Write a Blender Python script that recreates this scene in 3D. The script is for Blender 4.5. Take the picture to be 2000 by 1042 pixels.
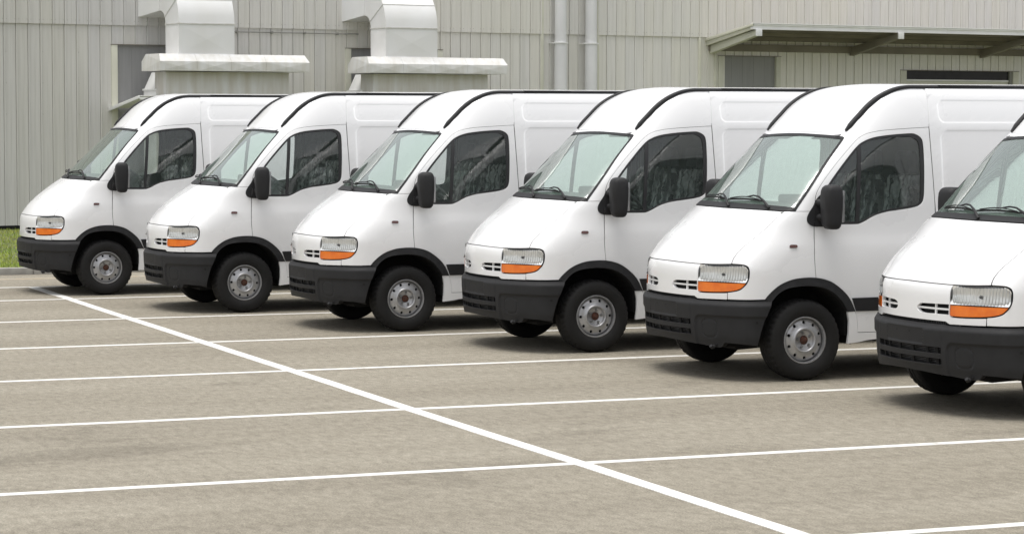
import bpy, bmesh, math, random
import numpy as np
from mathutils import Vector, Matrix
from mathutils.geometry import delaunay_2d_cdt
random.seed(7); rng = np.random.default_rng(7)
PI = math.pi
scene = bpy.context.scene
for o in list(bpy.data.objects):
    bpy.data.objects.remove(o)

# ------------------------------------------------------------------ camera
cam_d = bpy.data.cameras.new('camera'); cam = bpy.data.objects.new('camera', cam_d)
scene.collection.objects.link(cam); scene.camera = cam
CAM_YAW, CAM_PITCH, CAM_ROLL, CAM_H = 0.38079, -0.059314, 0.0009, 2.2474
fw = Vector((math.sin(CAM_YAW) * math.cos(CAM_PITCH), math.cos(CAM_YAW) * math.cos(CAM_PITCH), math.sin(CAM_PITCH)))
rt = Vector((math.cos(CAM_YAW), -math.sin(CAM_YAW), 0)); up = rt.cross(fw)
r2 = rt * math.cos(CAM_ROLL) + up * math.sin(CAM_ROLL); u2 = up * math.cos(CAM_ROLL) - rt * math.sin(CAM_ROLL)
cam.matrix_world = Matrix(((r2.x, u2.x, -fw.x, 0), (r2.y, u2.y, -fw.y, 0), (r2.z, u2.z, -fw.z, CAM_H), (0, 0, 0, 1)))
cam_d.sensor_width = 36; cam_d.lens = 36 * 4911.5 / 2000; cam_d.clip_start = .1; cam_d.clip_end = 2000

# ------------------------------------------------------------------ sky, sun, exposure
SUN_EL, SUN_AZ = 81, 258           # azimuth of the sun, degrees clockwise from +Y
world = bpy.data.worlds.new('World'); scene.world = world; world.use_nodes = True
nt = world.node_tree; nt.nodes.clear()
sky = nt.nodes.new('ShaderNodeTexSky'); sky.sky_type = 'NISHITA'; sky.sun_disc = False
sky.sun_elevation = math.radians(SUN_EL); sky.sun_rotation = math.radians(SUN_AZ)
sky.air_density = 1.0; sky.dust_density = 4.0; sky.ozone_density = 1.0
hs = nt.nodes.new('ShaderNodeHueSaturation'); hs.inputs['Saturation'].default_value = .18
bg = nt.nodes.new('ShaderNodeBackground'); bg.inputs['Strength'].default_value = .15
wo = nt.nodes.new('ShaderNodeOutputWorld')
nt.links.new(sky.outputs[0], hs.inputs['Color']); nt.links.new(hs.outputs[0], bg.inputs['Color']); nt.links.new(bg.outputs[0], wo.inputs['Surface'])
sun_d = bpy.data.lights.new('sun', 'SUN'); sun = bpy.data.objects.new('sun', sun_d); scene.collection.objects.link(sun)
sun_d.energy = 1.1; sun_d.angle = math.radians(35); sun_d.color = (1, .97, .92)
sd = Vector((math.sin(math.radians(SUN_AZ)) * math.cos(math.radians(SUN_EL)), math.cos(math.radians(SUN_AZ)) * math.cos(math.radians(SUN_EL)), math.sin(math.radians(SUN_EL))))
sun.rotation_euler = sd.to_track_quat('Z', 'Y').to_euler()
vs = scene.view_settings; vs.view_transform = 'Standard'; vs.look = 'None'; vs.gamma = 1; vs.exposure = 0.60; vs.use_curve_mapping = False

# ------------------------------------------------------------------ helpers
C = scene.collection
MATS = {}
def node_mat(name):
    m = bpy.data.materials.new(name); m.use_nodes = True
    n = m.node_tree; n.nodes.clear(); MATS[name] = m
    return m, n.nodes, n.links
def principled(name, color, rough=.5, metal=0, coat=0, var=.06, scale=6, bump=0, bscale=60, spec=.5, dirt=None, back=None, stretch=None):
    m, N, L = node_mat(name)
    out = N.new('ShaderNodeOutputMaterial'); b = N.new('ShaderNodeBsdfPrincipled')
    b.inputs['Metallic'].default_value = metal; b.inputs['Coat Weight'].default_value = coat; b.inputs['Coat Roughness'].default_value = .06
    b.inputs['Specular IOR Level'].default_value = spec
    tc = N.new('ShaderNodeTexCoord'); mp = N.new('ShaderNodeMapping'); L.new(tc.outputs['Object'], mp.inputs['Vector'])
    if stretch: mp.inputs['Scale'].default_value = stretch
    no = N.new('ShaderNodeTexNoise'); no.inputs['Scale'].default_value = scale; no.inputs['Detail'].default_value = 5; L.new(mp.outputs[0], no.inputs['Vector'])
    rp = N.new('ShaderNodeValToRGB')
    c = np.array(color); d = np.array(dirt) if dirt is not None else c * (1 - 2 * var)
    rp.color_ramp.elements[0].position = .3; rp.color_ramp.elements[1].position = .68
    rp.color_ramp.elements[0].color = (*d, 1); rp.color_ramp.elements[1].color = (*c, 1)
    L.new(no.outputs['Fac'], rp.inputs['Fac'])
    col = rp.outputs[0]
    if back is not None:
        g = N.new('ShaderNodeNewGeometry'); mx = N.new('ShaderNodeMix'); mx.data_type = 'RGBA'
        L.new(g.outputs['Backfacing'], mx.inputs['Factor']); L.new(col, mx.inputs['A']); mx.inputs['B'].default_value = (*back, 1); col = mx.outputs['Result']
    L.new(col, b.inputs['Base Color'])
    mr = N.new('ShaderNodeMapRange'); mr.inputs['To Min'].default_value = rough * .85; mr.inputs['To Max'].default_value = min(1, rough * 1.15)
    L.new(no.outputs['Fac'], mr.inputs['Value']); L.new(mr.outputs[0], b.inputs['Roughness'])
    if bump:
        n2 = N.new('ShaderNodeTexNoise'); n2.inputs['Scale'].default_value = bscale; n2.inputs['Detail'].default_value = 4; L.new(mp.outputs[0], n2.inputs['Vector'])
        bp = N.new('ShaderNodeBump'); bp.inputs['Strength'].default_value = bump; bp.inputs['Distance'].default_value = .01
        L.new(n2.outputs['Fac'], bp.inputs['Height']); L.new(bp.outputs[0], b.inputs['Normal'])
    L.new(b.outputs[0], out.inputs['Surface'])
    return m
def glass(name, tint, gloss=1.0, rough=.0, ior=1.5, bump=0, bscale=40, haze=0.):
    m, N, L = node_mat(name)
    out = N.new('ShaderNodeOutputMaterial'); tr = N.new('ShaderNodeBsdfTransparent'); tr.inputs['Color'].default_value = (*tint, 1)
    gl = N.new('ShaderNodeBsdfGlossy'); gl.inputs['Roughness'].default_value = rough; gl.inputs['Color'].default_value = (gloss, gloss, gloss, 1)
    fr = N.new('ShaderNodeFresnel'); fr.inputs['IOR'].default_value = ior; mx = N.new('ShaderNodeMixShader')
    no = N.new('ShaderNodeTexNoise'); no.inputs['Scale'].default_value = bscale; tc = N.new('ShaderNodeTexCoord'); L.new(tc.outputs['Object'], no.inputs['Vector'])
    bp = N.new('ShaderNodeBump'); bp.inputs['Strength'].default_value = max(bump, .002); bp.inputs['Distance'].default_value = .005
    L.new(no.outputs['Fac'], bp.inputs['Height']); L.new(bp.outputs[0], gl.inputs['Normal']); L.new(bp.outputs[0], fr.inputs['Normal'])
    through = tr.outputs[0]
    if haze:          # haze of light painted into the pane as a greenish diffuse tint
        df = N.new('ShaderNodeBsdfDiffuse'); df.inputs['Color'].default_value = (.60, .76, .66, 1); dm = N.new('ShaderNodeMixShader'); dm.inputs['Fac'].default_value = haze
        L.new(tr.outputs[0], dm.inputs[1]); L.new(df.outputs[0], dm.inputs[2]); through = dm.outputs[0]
    L.new(fr.outputs[0], mx.inputs['Fac']); L.new(through, mx.inputs[1]); L.new(gl.outputs[0], mx.inputs[2]); L.new(mx.outputs[0], out.inputs['Surface'])
    return m
M_WHITE = principled('van_white_paint', (.80, .80, .80), .28, coat=.6, var=.008, scale=2, back=(.26, .26, .265))
M_BUMPER = principled('charcoal_bumper_plastic', (.022, .022, .023), .6, var=.12, scale=9, bump=.12, bscale=500, spec=.28)
M_BLACK = principled('black_plastic', (.016, .016, .017), .55, var=.12, scale=12, bump=.1, bscale=400, spec=.35)
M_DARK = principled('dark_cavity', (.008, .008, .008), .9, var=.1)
M_SEAL = principled('black_rubber_seal', (.018, .018, .019), .45, var=.1)
M_TYRE = principled('tyre_rubber', (.013, .0125, .012), .8, var=.2, scale=14, bump=.2, bscale=200, spec=.35)
M_RIM = principled('grey_steel_wheel', (.42, .42, .425), .33, metal=.6, var=.06, scale=18)
M_RUST = principled('rusty_hub', (.10, .035, .018), .85, var=.3, scale=60, bump=.5, bscale=150, dirt=(.03, .014, .01))
M_BOLT = principled('bare_bolt_steel', (.34, .34, .34), .35, metal=.8, var=.1)
M_AMBER = principled('amber_signal_plastic', (.85, .20, .012), .12, coat=1, var=.12, scale=10, dirt=(.72, .13, .006))
M_REFL = principled('headlamp_reflector', (.97, .97, .96), .18, metal=.55, var=.12, scale=6, dirt=(.80, .80, .77), bump=.25, bscale=16, stretch=(1, 1, 3))
M_MARK = principled('dark_red_marker_plastic', (.085, .018, .012), .2, coat=1, var=.1)
M_MESH = principled('radiator_fins', (.16, .16, .165), .5, var=.1, bump=.0)
M_DASH = principled('grey_dashboard_plastic', (.20, .21, .20), .7, var=.06, bump=.1, bscale=300)
M_SEAT = principled('dark_seat_fabric', (.115, .115, .13), .9, var=.2, scale=20, bump=.3, bscale=200)
M_HEADR = principled('grey_headrest_fabric', (.15, .15, .165), .9, var=.1, scale=20)
M_CABFILL = principled('pale_cab_fill', (.34, .34, .35), .7, var=.05)
M_TRIMIN = principled('cabin_trim', (.20, .20, .205), .8, var=.06)
M_WS = glass('windscreen_glass', (.76, .94, .85), 1.0, 0, 2.2, haze=.17)
M_GL = glass('door_glass', (.88, .92, .905), 1.0, 0, 1.7, haze=.03)
M_LENS = glass('clear_lens', (.985, .985, .975), 1.0, .02, 1.5, bump=.25, bscale=30)
def plastic_film():
    m, N, L = node_mat('clear_plastic_seat_film')
    out = N.new('ShaderNodeOutputMaterial'); tc = N.new('ShaderNodeTexCoord'); mp = N.new('ShaderNodeMapping'); mp.inputs['Scale'].default_value = (1, 1.6, .3)
    L.new(tc.outputs['Object'], mp.inputs['Vector'])
    no = N.new('ShaderNodeTexNoise'); no.inputs['Scale'].default_value = 9; no.inputs['Detail'].default_value = 5; no.inputs['Distortion'].default_value = .8; L.new(mp.outputs[0], no.inputs['Vector'])
    rp = N.new('ShaderNodeValToRGB'); rp.color_ramp.elements[0].position = .42; rp.color_ramp.elements[0].color = (.12,) * 3 + (1,); rp.color_ramp.elements[1].position = .60; rp.color_ramp.elements[1].color = (.9,) * 3 + (1,)
    L.new(no.outputs['Fac'], rp.inputs['Fac'])
    tr = N.new('ShaderNodeBsdfTransparent'); b = N.new('ShaderNodeBsdfPrincipled'); b.inputs['Base Color'].default_value = (.75, .77, .76, 1); b.inputs['Roughness'].default_value = .2
    bp = N.new('ShaderNodeBump'); bp.inputs['Strength'].default_value = .9; bp.inputs['Distance'].default_value = .02; L.new(no.outputs['Fac'], bp.inputs['Height']); L.new(bp.outputs[0], b.inputs['Normal'])
    mx = N.new('ShaderNodeMixShader'); L.new(rp.outputs[0], mx.inputs['Fac']); L.new(tr.outputs[0], mx.inputs[1]); L.new(b.outputs[0], mx.inputs[2]); L.new(mx.outputs[0], out.inputs['Surface'])
    return m
M_FILM = plastic_film()

def link(o, parent=None):
    C.objects.link(o)
    if parent is not None: o.parent = parent
    return o
def mk(name, verts, faces, mat, parent=None, smooth=False, normals=None):
    me = bpy.data.meshes.new(name); me.from_pydata([tuple(map(float, v)) for v in verts], [], [tuple(f) for f in faces])
    me.materials.append(mat)
    if smooth: me.polygons.foreach_set('use_smooth', [True] * len(me.polygons))
    if normals is not None:
        me.normals_split_custom_set_from_vertices([tuple(map(float, n)) for n in normals])
    me.update()
    return link(bpy.data.objects.new(name, me), parent)
def empty(name, loc=(0, 0, 0), rz=0, parent=None):
    o = bpy.data.objects.new(name, None); o.empty_display_size = .2; link(o, parent); o.location = loc; o.rotation_euler = (0, 0, rz); return o
def tag(o, label=None, cat=None, group=None, kind=None):
    if label: o['label'] = label
    if cat: o['category'] = cat
    if group: o['group'] = group
    if kind: o['kind'] = kind
    return o
def auto_smooth(o, ang=40):
    bm = bmesh.new(); bm.from_mesh(o.data)
    for f in bm.faces: f.smooth = True
    for e in bm.edges:
        if len(e.link_faces) == 2 and e.calc_face_angle(0) > math.radians(ang): e.smooth = False
    bm.to_mesh(o.data); bm.free(); return o
class MB:
    def __init__(s): s.v = []; s.f = []
    def add(s, v, f):
        b = len(s.v); s.v += [tuple(map(float, p)) for p in v]; s.f += [tuple(i + b for i in q) for q in f]; return s
    def box(s, a, b):
        (x0, y0, z0), (x1, y1, z1) = a, b
        return s.add([(x0, y0, z0), (x1, y0, z0), (x1, y1, z0), (x0, y1, z0), (x0, y0, z1), (x1, y0, z1), (x1, y1, z1), (x0, y1, z1)],
                     [(0, 3, 2, 1), (4, 5, 6, 7), (0, 1, 5, 4), (1, 2, 6, 5), (2, 3, 7, 6), (3, 0, 4, 7)])
    def tube(s, pts, r, n=8, cap=True):
        pts = [Vector(p) for p in pts]; rs = r if hasattr(r, '__len__') else [r] * len(pts)
        V = []; F = []; prev = None
        for i, p in enumerate(pts):
            d = (pts[min(i + 1, len(pts) - 1)] - pts[max(i - 1, 0)]).normalized()
            a = d.orthogonal().normalized() if prev is None else (prev - d * prev.dot(d)).normalized()
            prev = a; b = d.cross(a)
            V += [p + (a * math.cos(2 * PI * k / n) + b * math.sin(2 * PI * k / n)) * rs[i] for k in range(n)]
        for i in range(len(pts) - 1):
            for k in range(n): F.append((i * n + k, i * n + (k + 1) % n, (i + 1) * n + (k + 1) % n, (i + 1) * n + k))
        if cap: F.append(tuple(range(n))[::-1]); F.append(tuple(range((len(pts) - 1) * n, len(pts) * n)))
        return s.add(V, F)
    def extrude(s, poly, d, base=(0, 0, 0)):      # closed polygon of 3D points pushed along d
        n = len(poly); d = Vector(d); A = [Vector(p) for p in poly]; B = [p + d for p in A]
        F = [tuple(range(n))[::-1], tuple(range(n, 2 * n))] + [(k, (k + 1) % n, n + (k + 1) % n, n + k) for k in range(n)]
        return s.add(A + B, F)
    def build(s, name, mat, parent=None, smooth=False, bevel=0, seg=2, ang=40):
        o = mk(name, s.v, s.f, mat, parent)
        bm = bmesh.new(); bm.from_mesh(o.data); bmesh.ops.recalc_face_normals(bm, faces=bm.faces)
        if bevel:
            bmesh.ops.bevel(bm, geom=[e for e in bm.edges if len(e.link_faces) == 2 and e.calc_face_angle(0) > .5], offset=bevel, segments=seg, profile=.6, affect='EDGES', clamp_overlap=True)
        bm.to_mesh(o.data); bm.free()
        if smooth or bevel: auto_smooth(o, ang)
        return o
def lathe(profile, n, axis='y'):
    # profile: list of (r, d); d along +axis(outboard = -y for near side)
    V = []; F = []
    for r, d in profile:
        for k in range(n):
            a = 2 * PI * k / n; V.append((r * math.cos(a), d, r * math.sin(a)))
    for i in range(len(profile) - 1):
        for k in range(n): F.append((i * n + k, i * n + (k + 1) % n, (i + 1) * n + (k + 1) % n, (i + 1) * n + k))
    return V, F

# ================================================================== THE VAN
# body surface: horizontal slices, each a plan curve; u = arc length from the centre line (u>0 driver side, y<0)
def pch(xs, ys):
    xs = np.array(xs, float); ys = np.array(ys, float); h = np.diff(xs); d = np.diff(ys) / h; m = np.zeros_like(ys)
    for i in range(1, len(xs) - 1):
        if d[i - 1] * d[i] > 0:
            w1 = 2 * h[i] + h[i - 1]; w2 = h[i] + 2 * h[i - 1]; m[i] = (w1 + w2) / (w1 / d[i - 1] + w2 / d[i])
    m[0] = d[0]; m[-1] = d[-1]
    def f(x):
        x = np.clip(np.asarray(x, float), xs[0], xs[-1]); i = np.clip(np.searchsorted(xs, x) - 1, 0, len(xs) - 2)
        t = (x - xs[i]) / h[i]; t2 = t * t; t3 = t2 * t
        return (2 * t3 - 3 * t2 + 1) * ys[i] + (t3 - 2 * t2 + t) * h[i] * m[i] + (-2 * t3 + 3 * t2) * ys[i + 1] + (t3 - t2) * h[i] * m[i + 1]
    return f
XF = pch([.2, .55, .75, .90, .965, 1.0, 1.058, 1.145, 1.235, 1.331, 1.43, 1.465, 1.62, 1.85, 2.08, 2.124, 2.19, 2.272, 2.347, 2.406, 2.457, 2.499, 2.513, 2.522],
         [-.82, -.845, -.85, -.847, -.838, -.820, -.782, -.708, -.608, -.475, -.318, -.26, -.09, .155, .400, .448, .512, .596, .675, .756, .852, .965, 1.04, 1.15])
B2 = pch([.2, 1.0, 1.25, 1.46, 2.08, 2.52], [.25, .25, .25, .17, .15, .14])
B4 = pch([.2, 1.0, 1.25, 1.46, 2.08, 2.52], [.126, .126, .12, .06, .03, .03])
YA = pch([.2, 1.0, 1.2, 1.46, 2.08, 2.2, 2.52], [.90, .90, .875, .86, .767, .728, .715])
WD = pch([.2, .32, .45, .70, .90, 1.04, 1.14, 1.205, 1.225, 1.34, 1.55, 1.78, 2.0, 2.10, 2.17, 2.25, 2.35, 2.44, 2.49, 2.522],
         [.965, .978, .985, .989, .988, .983, .974, .962, .958, .945, .933, .915, .89, .877, .866, .848, .818, .782, .752, .722])
LB = pch([.2, 1.0, 1.2, 1.46, 2.08, 2.35, 2.52], [.26, .26, .34, .40, .42, .40, .12])
ZT = 2.522; NZ = 500; ZL = np.linspace(.2, ZT, NZ); UM = 6.6; NU = 661; UL = np.linspace(0, UM, NU)
TX = np.empty((NZ, NU)); TY = np.empty((NZ, NU))
for i, z in enumerate(ZL):
    xf, b2, b4, ya, w, lb = [float(f(z)) for f in (XF, B2, B4, YA, WD, LB)]
    y = np.linspace(0, ya, 120); x = xf + b2 * y ** 2 + b4 * y ** 4
    m_ = 2 * b2 * ya + 4 * b4 * ya ** 3; cx_ = x[-1] + m_ * (w - ya); t = np.linspace(0, 1, 80)[1:]; bx_ = cx_ + lb
    qx = (1 - t) ** 2 * x[-1] + 2 * t * (1 - t) * cx_ + t * t * bx_; qy = (1 - t) ** 2 * ya + 2 * t * (1 - t) * w + t * t * w
    X_ = np.concatenate([x, qx, [7.5]]); Y_ = np.concatenate([y, qy, [w]])
    s_ = np.concatenate([[0], np.cumsum(np.hypot(np.diff(X_), np.diff(Y_)))])
    TX[i] = np.interp(UL, s_, X_); TY[i] = np.interp(UL, s_, Y_)
def P(u, z):
    u = np.asarray(u, float); z = np.asarray(z, float)
    a = np.clip(np.abs(u) / UM * (NU - 1), 0, NU - 1.001); b = np.clip((z - .2) / (ZT - .2) * (NZ - 1), 0, NZ - 1.001)
    i = a.astype(int); j = b.astype(int); fa = a - i; fb = b - j
    def g(T): return (T[j, i] * (1 - fa) + T[j, i + 1] * fa) * (1 - fb) + (T[j + 1, i] * (1 - fa) + T[j + 1, i + 1] * fa) * fb
    return np.stack([g(TX), np.where(u < 0, 1, -1) * g(TY), z + 0 * u], -1)
def Nrm(u, z, e=.014):
    du = P(u + e, z) - P(u - e, z); dz = P(u, np.minimum(z + e, ZT - .001)) - P(u, np.maximum(z - e, .201))
    n = np.cross(du, dz); return n / np.linalg.norm(n, axis=-1, keepdims=True)
def _inv(T, val, z):
    b = min(max((z - .2) / (ZT - .2) * (NZ - 1), 0), NZ - 1.001); j = int(b); f = b - j
    return np.interp(val, T[j] * (1 - f) + T[j + 1] * f, UL)
def ux(x, z): return float(_inv(TX, x, z))
def uy(y, z):
    return float(_inv(TY, abs(y), z)) * (1 if y >= 0 else -1)
def cat(pts, d=.018):
    p = np.array(pts, float); out = []
    q = np.vstack([2 * p[0] - p[1], p, 2 * p[-1] - p[-2]])
    for i in range(1, len(q) - 2):
        n = max(1, int(np.ceil(np.linalg.norm(q[i + 1] - q[i]) / d)))
        for k in range(n):
            t = k / n; out.append(.5 * ((2 * q[i]) + (-q[i - 1] + q[i + 1]) * t + (2 * q[i - 1] - 5 * q[i] + 4 * q[i + 1] - q[i + 2]) * t * t + (-q[i - 1] + 3 * q[i] - 3 * q[i + 1] + q[i + 2]) * t ** 3))
    out.append(p[-1]); return np.array(out)
def lin(pts, d=.03):
    out = []
    for a, b in zip(pts[:-1], pts[1:]):
        a = np.array(a, float); b = np.array(b, float); n = max(1, int(np.ceil(np.linalg.norm(b - a) / d)))
        out += [a + (b - a) * k / n for k in range(n)]
    out.append(np.array(pts[-1], float)); return np.array(out)
def fx(a): return [(ux(x, z), z) for x, z in a]
def fy(a): return [(uy(y, z), z) for y, z in a]
def cx(p): return fx(cat(p))
def lx(p): return fx(lin(p))
def cy(p): return fy(cat(p))
def ly(p): return fy(lin(p))
def mir(p): return [(-u, z) for u, z in p]
def clean(poly, e=.002):
    out = []
    for p in poly:
        if not out or math.hypot(p[0] - out[-1][0], p[1] - out[-1][1]) > e: out.append((float(p[0]), float(p[1])))
    while len(out) > 2 and math.hypot(out[0][0] - out[-1][0], out[0][1] - out[-1][1]) <= e: out.pop()
    return out
def area(p): return .5 * sum(p[i][0] * p[(i + 1) % len(p)][1] - p[(i + 1) % len(p)][0] * p[i][1] for i in range(len(p)))
def ccw(p): return p if area(p) > 0 else p[::-1]
def inset(poly, d):
    p = np.array(ccw(clean(poly))); n = len(p)
    a = p - np.roll(p, 1, 0); b = np.roll(p, -1, 0) - p
    a /= np.linalg.norm(a, axis=1, keepdims=True); b /= np.linalg.norm(b, axis=1, keepdims=True)
    na = np.stack([-a[:, 1], a[:, 0]], 1); nb = np.stack([-b[:, 1], b[:, 0]], 1)
    m = na + nb; l = np.linalg.norm(m, axis=1, keepdims=True); m = m / np.maximum(l, 1e-6); k = 1 / np.maximum(np.sum(m * na, 1, keepdims=True), .45)
    return [tuple(q) for q in p + m * k * d]
def inside(P2, poly):
    x, y = P2[:, 0], P2[:, 1]; c = np.zeros(len(P2), bool); q = np.array(poly); j = len(q) - 1
    for i in range(len(q)):
        xi, yi = q[i]; xj, yj = q[j]
        if yi != yj:
            h = ((yi > y) != (yj > y)) & (x < (xj - xi) * (y - yi) / (yj - yi) + xi); c ^= h
        j = i
    return c
def tri2d(outline, holes, feats, step):
    loops = [ccw(clean(outline))] + [ccw(clean(h)) for h in holes]
    V = []; E = []
    for lp in loops + [clean(f) for f in feats]:
        b = len(V); V += lp; E += [(b + i, b + (i + 1) % len(lp)) for i in range(len(lp))]
    A = np.array(V); lo = A.min(0); hi = A.max(0)
    gx = np.arange(lo[0], hi[0], step); gy = np.arange(lo[1], hi[1], step * .87)
    G = np.array([(x + (.5 * step if k % 2 else 0), y) for k, y in enumerate(gy) for x in gx]) if len(gx) and len(gy) else np.zeros((0, 2))
    if len(G):
        ok = inside(G, loops[0])
        for h in loops[1:]: ok &= ~inside(G, h)
        G = G[ok]
        if len(G):
            dm = np.full(len(G), 9.)
            for p in A: dm = np.minimum(dm, (G[:, 0] - p[0]) ** 2 + (G[:, 1] - p[1]) ** 2)
            G = G[dm > (.45 * step) ** 2]
    allv = [Vector((float(p[0]), float(p[1]))) for p in V] + [Vector((float(p[0]), float(p[1]))) for p in G]
    vo, eo, fo, *_ = delaunay_2d_cdt(allv, E, [], 0, 1e-6)
    vo = np.array([(v.x, v.y) for v in vo]); fo = [tuple(f) for f in fo]
    ce = np.array([vo[list(f)].mean(0) for f in fo]); ok = inside(ce, loops[0])
    for h in loops[1:]: ok &= ~inside(ce, h)
    F = []
    for f, k in zip(fo, ok):
        if not k: continue
        a, b, c = vo[list(f)]; s = (b[0] - a[0]) * (c[1] - a[1]) - (b[1] - a[1]) * (c[0] - a[0])
        F.append(f if s > 0 else f[::-1])
    return vo, F, loops
def panel(name, outline, mat, parent, holes=(), feats=(), off=0., thick=.014, step=.055, gap=.0032, hgap=0., lip=True, map3=None):
    ol = inset(outline, gap) if gap else outline
    hl = [inset(h, -hgap) if hgap else h for h in holes]
    vo, F, loops = tri2d(ol, hl, feats, step)
    fo = off if callable(off) else (lambda u, z: off + 0 * u)
    def Q(uz):
        u, z = uz[:, 0], uz[:, 1]; p = P(u, z); n = Nrm(u, z); o = fo(u, z); e = .004
        gu = (fo(u + e, z) - fo(u - e, z)) / (2 * e); gz = (fo(u, z + e) - fo(u, z - e)) / (2 * e)
        tu = P(u + .014, z) - P(u - .014, z); tu /= np.linalg.norm(tu, axis=1, keepdims=True); tz = np.cross(n, tu)
        m = n - gu[:, None] * tu - gz[:, None] * tz
        return p + n * o[:, None], m / np.linalg.norm(m, axis=1, keepdims=True), n
    p3, n3, nb = Q(vo); V = list(p3); NN = list(n3); FF = list(F)
    if lip:
        for li, lp in enumerate(loops):
            a = np.array(lp); q, nn, n0 = Q(a); k = len(a)
            t = np.roll(q, -1, 0) - np.roll(q, 1, 0); o = np.cross(t, n0); o /= np.maximum(np.linalg.norm(o, axis=1, keepdims=True), 1e-9)
            if li: o = -o
            b = len(V); mid = (nn + o); mid /= np.linalg.norm(mid, axis=1, keepdims=True)
            V += list(q); NN += list(mid); V += list(q - n0 * .004 + o * .0012); NN += list(o); V += list(q - n0 * thick + o * .0012); NN += list(o)
            for s in (0, 1):
                for i in range(k):
                    j = (i + 1) % k; f = (b + s * k + i, b + (s + 1) * k + i, b + (s + 1) * k + j, b + s * k + j)
                    FF.append(f if li == 0 else f[::-1])
    return mk(name, V, FF, mat, parent, True, NN)
def ribbon(mb, line, w, off):
    a = np.array(line); d = np.gradient(a, axis=0); d /= np.linalg.norm(d, axis=1, keepdims=True); n = np.stack([-d[:, 1], d[:, 0]], 1)
    l = a + n * w / 2; r = a - n * w / 2
    L3 = P(l[:, 0], l[:, 1]) + Nrm(l[:, 0], l[:, 1]) * off; R3 = P(r[:, 0], r[:, 1]) + Nrm(r[:, 0], r[:, 1]) * off
    k = len(a); mb.add(list(L3) + list(R3), [(i, k + i, k + i + 1, i + 1) for i in range(k - 1)])
def rrect(u0, u1, z0, z1, r, n=5):
    o = []
    for cxx, czz, a0 in ((u1 - r, z0 + r, -90), (u1 - r, z1 - r, 0), (u0 + r, z1 - r, 90), (u0 + r, z0 + r, 180)):
        for k in range(n + 1):
            a = math.radians(a0 + 90 * k / n); o.append((cxx + r * math.cos(a), czz + r * math.sin(a)))
    return o
def sd_rr(u, z, u0, u1, z0, z1, r):       # signed distance to rounded rectangle (negative inside)
    qx = np.abs(u - (u0 + u1) / 2) - (u1 - u0) / 2 + r; qz = np.abs(z - (z0 + z1) / 2) - (z1 - z0) / 2 + r
    return np.hypot(np.maximum(qx, 0), np.maximum(qz, 0)) + np.minimum(np.maximum(qx, qz), 0) - r
def sstep(t): t = np.clip(t, 0, 1); return t * t * (3 - 2 * t)

# ---- traced panel lines (metres: x,z in side view or |y|,z in front view)
ARCH_O = [(-.374, .706), (-.341, .745), (-.28, .798), (-.207, .84), (-.109, .871), (.002, .883), (.112, .880), (.20, .863), (.275, .834), (.351, .783), (.414, .726), (.455, .668), (.495, .585)]
ARCH_I = [(-.315, .690), (-.26, .750), (-.182, .793), (-.089, .810), (.022, .815), (.133, .805), (.22, .780), (.30, .733), (.365, .668), (.42, .585)]
DOORF = [(.112, .880), (.104, .958), (.099, 1.067), (.105, 1.2), (.112, 1.317), (.117, 1.42), (.130, 1.52), (.170, 1.632), (.322, 1.812), (.469, 1.960), (.56, 2.045), (.616, 2.085), (.689, 2.115), (.822, 2.138), (1.055, 2.154), (1.284, 2.166)]
DOORR = [(1.284, 2.166), (1.292, 1.9), (1.305, 1.62), (1.317, 1.381), (1.325, 1.05), (1.327, .72), (1.327, .40)]
DOORL = [(.525, .40), (.520, .47), (.506, .55), (.495, .585)]
WIN = [(.150, 1.338), (.373, 1.332), (.515, 1.331), (.56, 1.336), (.620, 1.36), (.709, 1.402), (.818, 1.431), (.944, 1.447), (1.085, 1.466), (1.164, 1.492), (1.2, 1.546), (1.211, 1.67), (1.218, 1.847), (1.217, 2.012), (1.199, 2.073), (1.145, 2.106), (1.083, 2.113), (.896, 2.101), (.741, 2.081), (.637, 2.047), (.559, 1.995), (.426, 1.860), (.293, 1.710), (.226, 1.620), (.170, 1.53)]
HOODF = [(0, .998), (.286, .995), (.505, .993), (.674, .996), (.804, 1.003)]
HOODS = [(.804, 1.003), (.797, 1.028), (.793, 1.061), (.796, 1.098), (.805, 1.142), (.820, 1.204), (.832, 1.285), (.845, 1.345), (.853, 1.4), (.858, 1.449)]
COWL = [(0, 1.457), (.30, 1.457), (.632, 1.455), (.858, 1.449)]
HEAD = [(.526, .990), (.516, .942), (.518, .842), (.516, .775), (.527, .761), (.613, .759), (.725, .762), (.827, .768), (.906, .779), (.960, .797), (.997, .829), (1.017, .858), (1.029, .898), (1.025, .948), (1.006, .977), (.969, .993), (.931, .9975), (.848, 1.000), (.70, .995)]
PILL = [(-.05, 1.449), (.125, 1.658), (.299, 1.865), (.478, 2.056)]
WTOP = [(.745, 2.083), (.537, 2.096), (.166, 2.107), (0, 2.108)]
ZR = 2.124
BH_ = dict(u0=.5, u1=1.30, z0=.20, z1=.557, r=.05)

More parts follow.
